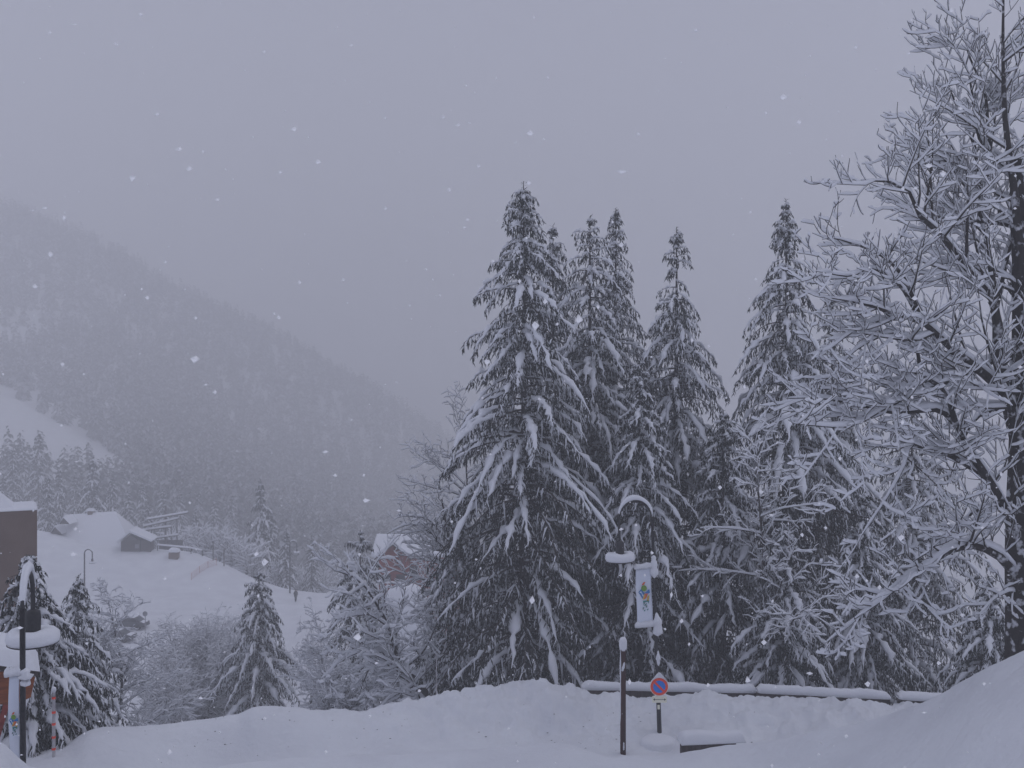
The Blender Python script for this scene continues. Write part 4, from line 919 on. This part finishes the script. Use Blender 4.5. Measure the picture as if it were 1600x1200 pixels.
# red chalet
p = gpx(615, 104); t = thing('red_chalet', 'red timber chalet with snowy roofs between the slim spruce and the tallest spruce', 'house', (p[0], 104, p[2]))
wr = lambda px, py, d=104: W(px, py, d) - np.array([p[0], 104, p[2]])
wl_, wr_ = wr(590, 880)[0], wr(720, 880)[0]; zt = wr(615, 870)[2]
MB().prism([(wl_, -3), (wr_, -3), (wr_, zt), (wl_, zt)], 1.2, 9).build('wall', M_redwood, t)
pk = wr(615, 851)[2]; el = wr(591, 869)[2]; xl, xp, xr = wr(592, 0)[0], wr(615, 0)[0], wr(638, 0)[0]
MB().prism([(xl, -1), (xr, -1), (xr, el), (xp, pk), (xl, el)], 0, 4).build('gable', M_redwood, t)
ov = .45
for nm, M_, off, th in (('gable_roof', M_darkwood, 0, .12), ('gable_roof_snow', M_snow, .13, .38)):
    sx = (pk - el) / (xp - xl)
    MB().add([(xl - ov, -.7, el - ov * sx + off), (xp, -.7, pk + off), (xr + ov, -.7, el - ov * sx + off), (xl - ov, 5, el - ov * sx + off), (xp, 5, pk + off), (xr + ov, 5, el - ov * sx + off),
              (xl - ov, -.7, el - ov * sx + off + th), (xp, -.7, pk + off + th), (xr + ov, -.7, el - ov * sx + off + th), (xl - ov, 5, el - ov * sx + off + th), (xp, 5, pk + off + th), (xr + ov, 5, el - ov * sx + off + th)],
             [(0, 3, 4, 1), (1, 4, 5, 2), (6, 7, 10, 9), (7, 8, 11, 10), (0, 1, 7, 6), (1, 2, 8, 7), (3, 9, 10, 4), (4, 10, 11, 5), (0, 6, 9, 3), (2, 5, 11, 8)]).build(nm, M_, t, False, bevel=.06 if off else 0)
zr_ = wr(640, 853)[2]; ze = zt - .25
gable_roof(MB(), wr(578, 0)[0], wr(730, 0)[0], .9, 9.4, ze, zr_, .5, 'x').build('roof_snow', M_snow, t, bevel=.08)
for k, (wx, wz) in enumerate(((604, 905), (626, 905), (645, 895))):
    q = wr(wx, wz); yy = -.03 if wx < 638 else 1.17
    f = MB().box((q[0], yy, q[2]), (.9, .06, 1.0)).build('window', M_darkwood, t); MB().box((q[0], yy - .04, q[2]), (.72, .03, .82)).build('pane', M_glass, f)
q0, q1 = wr(596, 913), wr(636, 913)
MB().box(((q0[0] + q1[0]) / 2, -.7, q0[2] - .5), (q1[0] - q0[0], 1.3, .15)).build('balcony_floor', M_darkwood, t)
MB().box(((q0[0] + q1[0]) / 2, -1.32, q0[2]), (q1[0] - q0[0], .08, .8)).build('balcony_rail', M_redwood, t)
cap_mb(q0[0] - .1, q1[0] + .1, -1.45, -1.2, q0[2] + .4, .16, seed=5, res=.1).build('rail_snow', M_snow, t, True)
# lower annexe buried in a dome of snow
p = gpx(622, 97); t = thing('snowed_annexe', 'low annexe under a big dome of snow in front of the red chalet', 'annexe', (p[0], 97, p[2]))
zt = .25; dh = W(622, 914, 97)[2] - p[2] - zt
MB().box((.6, 1.3, zt / 2 - .5), (3.4, 2.8, zt + 1.6)).build('wall', M_redwood, t)
n = 24; V = [(.6, 1.2, zt + dh)]; Fc = []
for i in range(1, 9):
    for k in range(n): a = 2 * math.pi * k / n; r = i / 8; V.append((.6 + math.cos(a) * 3.1 * r ** .8, 1.2 + math.sin(a) * 2.6 * r ** .8, zt + dh * math.sqrt(max(0, 1 - r ** 2.6)) - .1))
for k in range(n): Fc.append((0, 1 + k, 1 + (k + 1) % n))
for i in range(7):
    for k in range(n): a0 = 1 + i * n; Fc.append((a0 + k, a0 + n + k, a0 + n + (k + 1) % n, a0 + (k + 1) % n))
MB().add(V, Fc).build('roof_snow', M_snow, t, True)

# ------------------------------------------------------------------ cars, road sign, walker
def car(px, d, rz, label, seed):
    p = gpx(px, d); t = thing('parked_car', label, 'car', p, rz, 'cars parked on the valley road')
    prof = [(-2.1, .35), (-2.1, .75), (-1.9, .88), (-1.35, .95), (-.75, 1.38), (.75, 1.42), (1.45, .98), (2.05, .82), (2.12, .35)]
    MB().prism(prof, -.82, .82).build('body', M_car, t, bevel=.06)
    MB().prism([(-1.15, .98), (-.7, 1.32), (-.03, 1.35), (-.03, .98)], -.84, -.825).prism([(.05, .98), (.05, 1.36), (.68, 1.36), (1.2, .98)], -.84, -.825).build('side_window', M_glass, t)
    for x in (-1.35, 1.35):
        for y in (-.74, .74):
            V = []; n = 16
            for yy in (-.1, .1):
                for k in range(n): a = 2 * math.pi * k / n; V.append((x + .32 * math.cos(a), y + yy, .32 + .32 * math.sin(a)))
            MB().add(V, [tuple(range(n)), tuple(range(2 * n - 1, n - 1, -1))] + [(k, k + n, (k + 1) % n + n, (k + 1) % n) for k in range(n)]).build('wheel', M_tyre, t)
    P = np.array([[(-.75 + 1.5 * s_, 0, 1.40) for s_ in np.linspace(0, 1, 8)]]); v, f = sweep(P, np.full((1, 8), .72), np.array([[.02, .12, .16, .16, .15, .16, .12, .02]]), CAP)
    link('roof_snow', mesh_np('roof_snow', [(v, [f], M_snow, True)]), t)
    P = np.array([[(1.45 + .6 * s_, 0, .95 - .12 * s_) for s_ in np.linspace(0, 1, 5)]]); v, f = sweep(P, np.full((1, 5), .7), np.array([[.02, .08, .1, .08, .01]]), CAP)
    link('bonnet_snow', mesh_np('bonnet_snow', [(v, [f], M_snow, True)]), t)
car(183, 118, -.15, 'dark parked car with snow on its roof, half hidden by the bare left tree', 1)
car(204, 123, -.1, 'dark low parked car nose towards the small round road sign', 2)
p = gpx(227, 121); H = W(227, 955, 121)[2] - p[2]; t = thing('road_sign', 'small round road sign on a thin pole beside the parked cars', 'sign', p)
MB().tube([(0, 0, -.2), (0, 0, H / 2), (0, 0, H)], .05, 8).build('pole', M_grey, t)
V = []; n = 20
for y in (-.09, -.06):
    for k in range(n): a = 2 * math.pi * k / n; V.append((.30 * math.cos(a), y, H - .3 + .30 * math.sin(a)))
MB().add(V, [tuple(range(n)), tuple(range(2 * n - 1, n - 1, -1))] + [(k, k + n, (k + 1) % n + n, (k + 1) % n) for k in range(n)]).build('sign_face', M_grey, t)
# walker
def skin_mesh(name, verts, edges, radii, M, parent, sub=2):
    me = bpy.data.meshes.new(name); me.from_pydata(verts, edges, []); me.materials.append(M); o = link(name, me, parent)
    md = o.modifiers.new('skin', 'SKIN'); md.use_smooth_shade = True
    for i, r in enumerate(radii): me.skin_vertices[0].data[i].radius = (r, r) if np.isscalar(r) else r
    me.skin_vertices[0].data[0].use_root = True
    s_ = o.modifiers.new('sub', 'SUBSURF'); s_.levels = sub; s_.render_levels = sub; return o
p = gpx(462, 140); t = thing('person', 'person in a dark coat and trousers walking on the snowy valley road', 'person', p, .5)
vs = [(0, 0, .92), (0, 0, 1.12), (0, -.03, 1.35), (0, -.06, 1.48), (0, -.08, 1.58), (0, -.10, 1.68),
      (-.17, -.02, 1.40), (-.24, .02, 1.14), (-.22, -.16, .95), (.17, -.02, 1.40), (.26, -.02, 1.14), (.24, -.2, .98),
      (-.09, 0, .86), (-.11, -.16, .48), (-.11, -.10, .08), (-.11, -.24, .04), (.09, 0, .86), (.12, .10, .48), (.12, .24, .10), (.12, .12, .04),
      (-.22, -.22, .90), (.24, -.27, .94)]
es = [(0, 1), (1, 2), (2, 3), (3, 4), (4, 5), (2, 6), (6, 7), (7, 8), (2, 9), (9, 10), (10, 11), (0, 12), (12, 13), (13, 14), (14, 15), (0, 16), (16, 17), (17, 18), (18, 19), (8, 20), (11, 21)]
rd = [(.19, .15), (.18, .14), (.21, .13), .07, .095, .09, .085, .07, .05, .085, .07, .05, .11, .085, .06, .045, .11, .085, .06, .045, .035, .035]
skin_mesh('body', vs, es, rd, M_coat, t)
skin_mesh('coat', [(0, 0, .95), (0, 0, 1.2), (0, -.02, 1.38), (0, 0, .75)], [(0, 1), (1, 2), (0, 3)], [(.23, .19), (.22, .17), (.23, .15), (.25, .21)], M_coat, t)
MB().lathe([(.03, -.12), (.10, -.05), (.115, .03), (.09, .11), (.03, .14)], (0, -.09, 1.66), 14).build('hat', M_coat, t, True)
MB().lathe([(.02, -.08), (.06, -.04), (.065, .02), (.03, .06)], (0, -.165, 1.61), 12).build('face', M_skin, t, True)

# ------------------------------------------------------------------ falling snow
rf = np.random.default_rng(12); NF = 2700
d = 2.5 + 24 * rf.uniform(0, 1, NF) ** .8; px = rf.uniform(-500, 2100, NF); py = rf.uniform(-100, 1250, NF)
Pf = np.stack([(px - 800) / F * d, d, (600 - py) / F * d + CZ], -1)
r = (.005 + .011 * rf.uniform(0, 1, NF) ** 1.6) * (1 + (rf.uniform(0, 1, NF) > .95) * .7)
b6 = np.array([(1, 0, 0), (-1, 0, 0), (0, 1, 0), (0, -1, 0), (0, 0, 1), (0, 0, -1.)])
V = Pf[:, None] + b6[None] * r[:, None, None] * rf.uniform(.45, 1.3, (NF, 6, 1)) * np.where(rf.uniform(0, 1, (NF, 1, 1)) < .12, np.array([1.6, 1, .7])[None, None], 1.0) + rf.normal(0, .1, (NF, 6, 3)) * r[:, None, None]
T6 = np.array([(0, 2, 4), (2, 1, 4), (1, 3, 4), (3, 0, 4), (2, 0, 5), (1, 2, 5), (3, 1, 5), (0, 3, 5)])
Ff = (np.arange(NF)[:, None, None] * 6 + T6[None]).reshape(-1, 3)
tag(link('falling_snow', mesh_np('falling_snow', [(V.reshape(-1, 3), [Ff], M_flake, True)])), 'scattered snowflakes drifting down through the air', 'snowfall', kind='stuff')

# ------------------------------------------------------------------ haze
zlo, zhi = -230, 330
hm = bpy.data.materials.new('haze'); hm.use_nodes = True; ht = hm.node_tree; ht.nodes.clear()
ho = ht.nodes.new('ShaderNodeOutputMaterial'); hv = ht.nodes.new('ShaderNodeVolumePrincipled')
hv.inputs['Color'].default_value = (.99, .99, 1.0, 1); hv.inputs['Density'].default_value = .0031; hv.inputs['Anisotropy'].default_value = 0.0
ht.links.new(hv.outputs[0], ho.inputs['Volume'])
me = bpy.data.meshes.new('haze')
X0, X1, Y0, Y1 = -3000, 2850, -60, 2700
me.from_pydata([(x, y, z) for z in (zlo, zhi) for x, y in ((X0, Y0), (X1, Y0), (X1, Y1), (X0, Y1))], [], [(3, 2, 1, 0), (4, 5, 6, 7), (0, 1, 5, 4), (1, 2, 6, 5), (2, 3, 7, 6), (3, 0, 4, 7)])
me.materials.append(hm); ob = link('haze', me); tag(ob, 'thin snowy mist filling the valley', 'haze', kind='stuff')
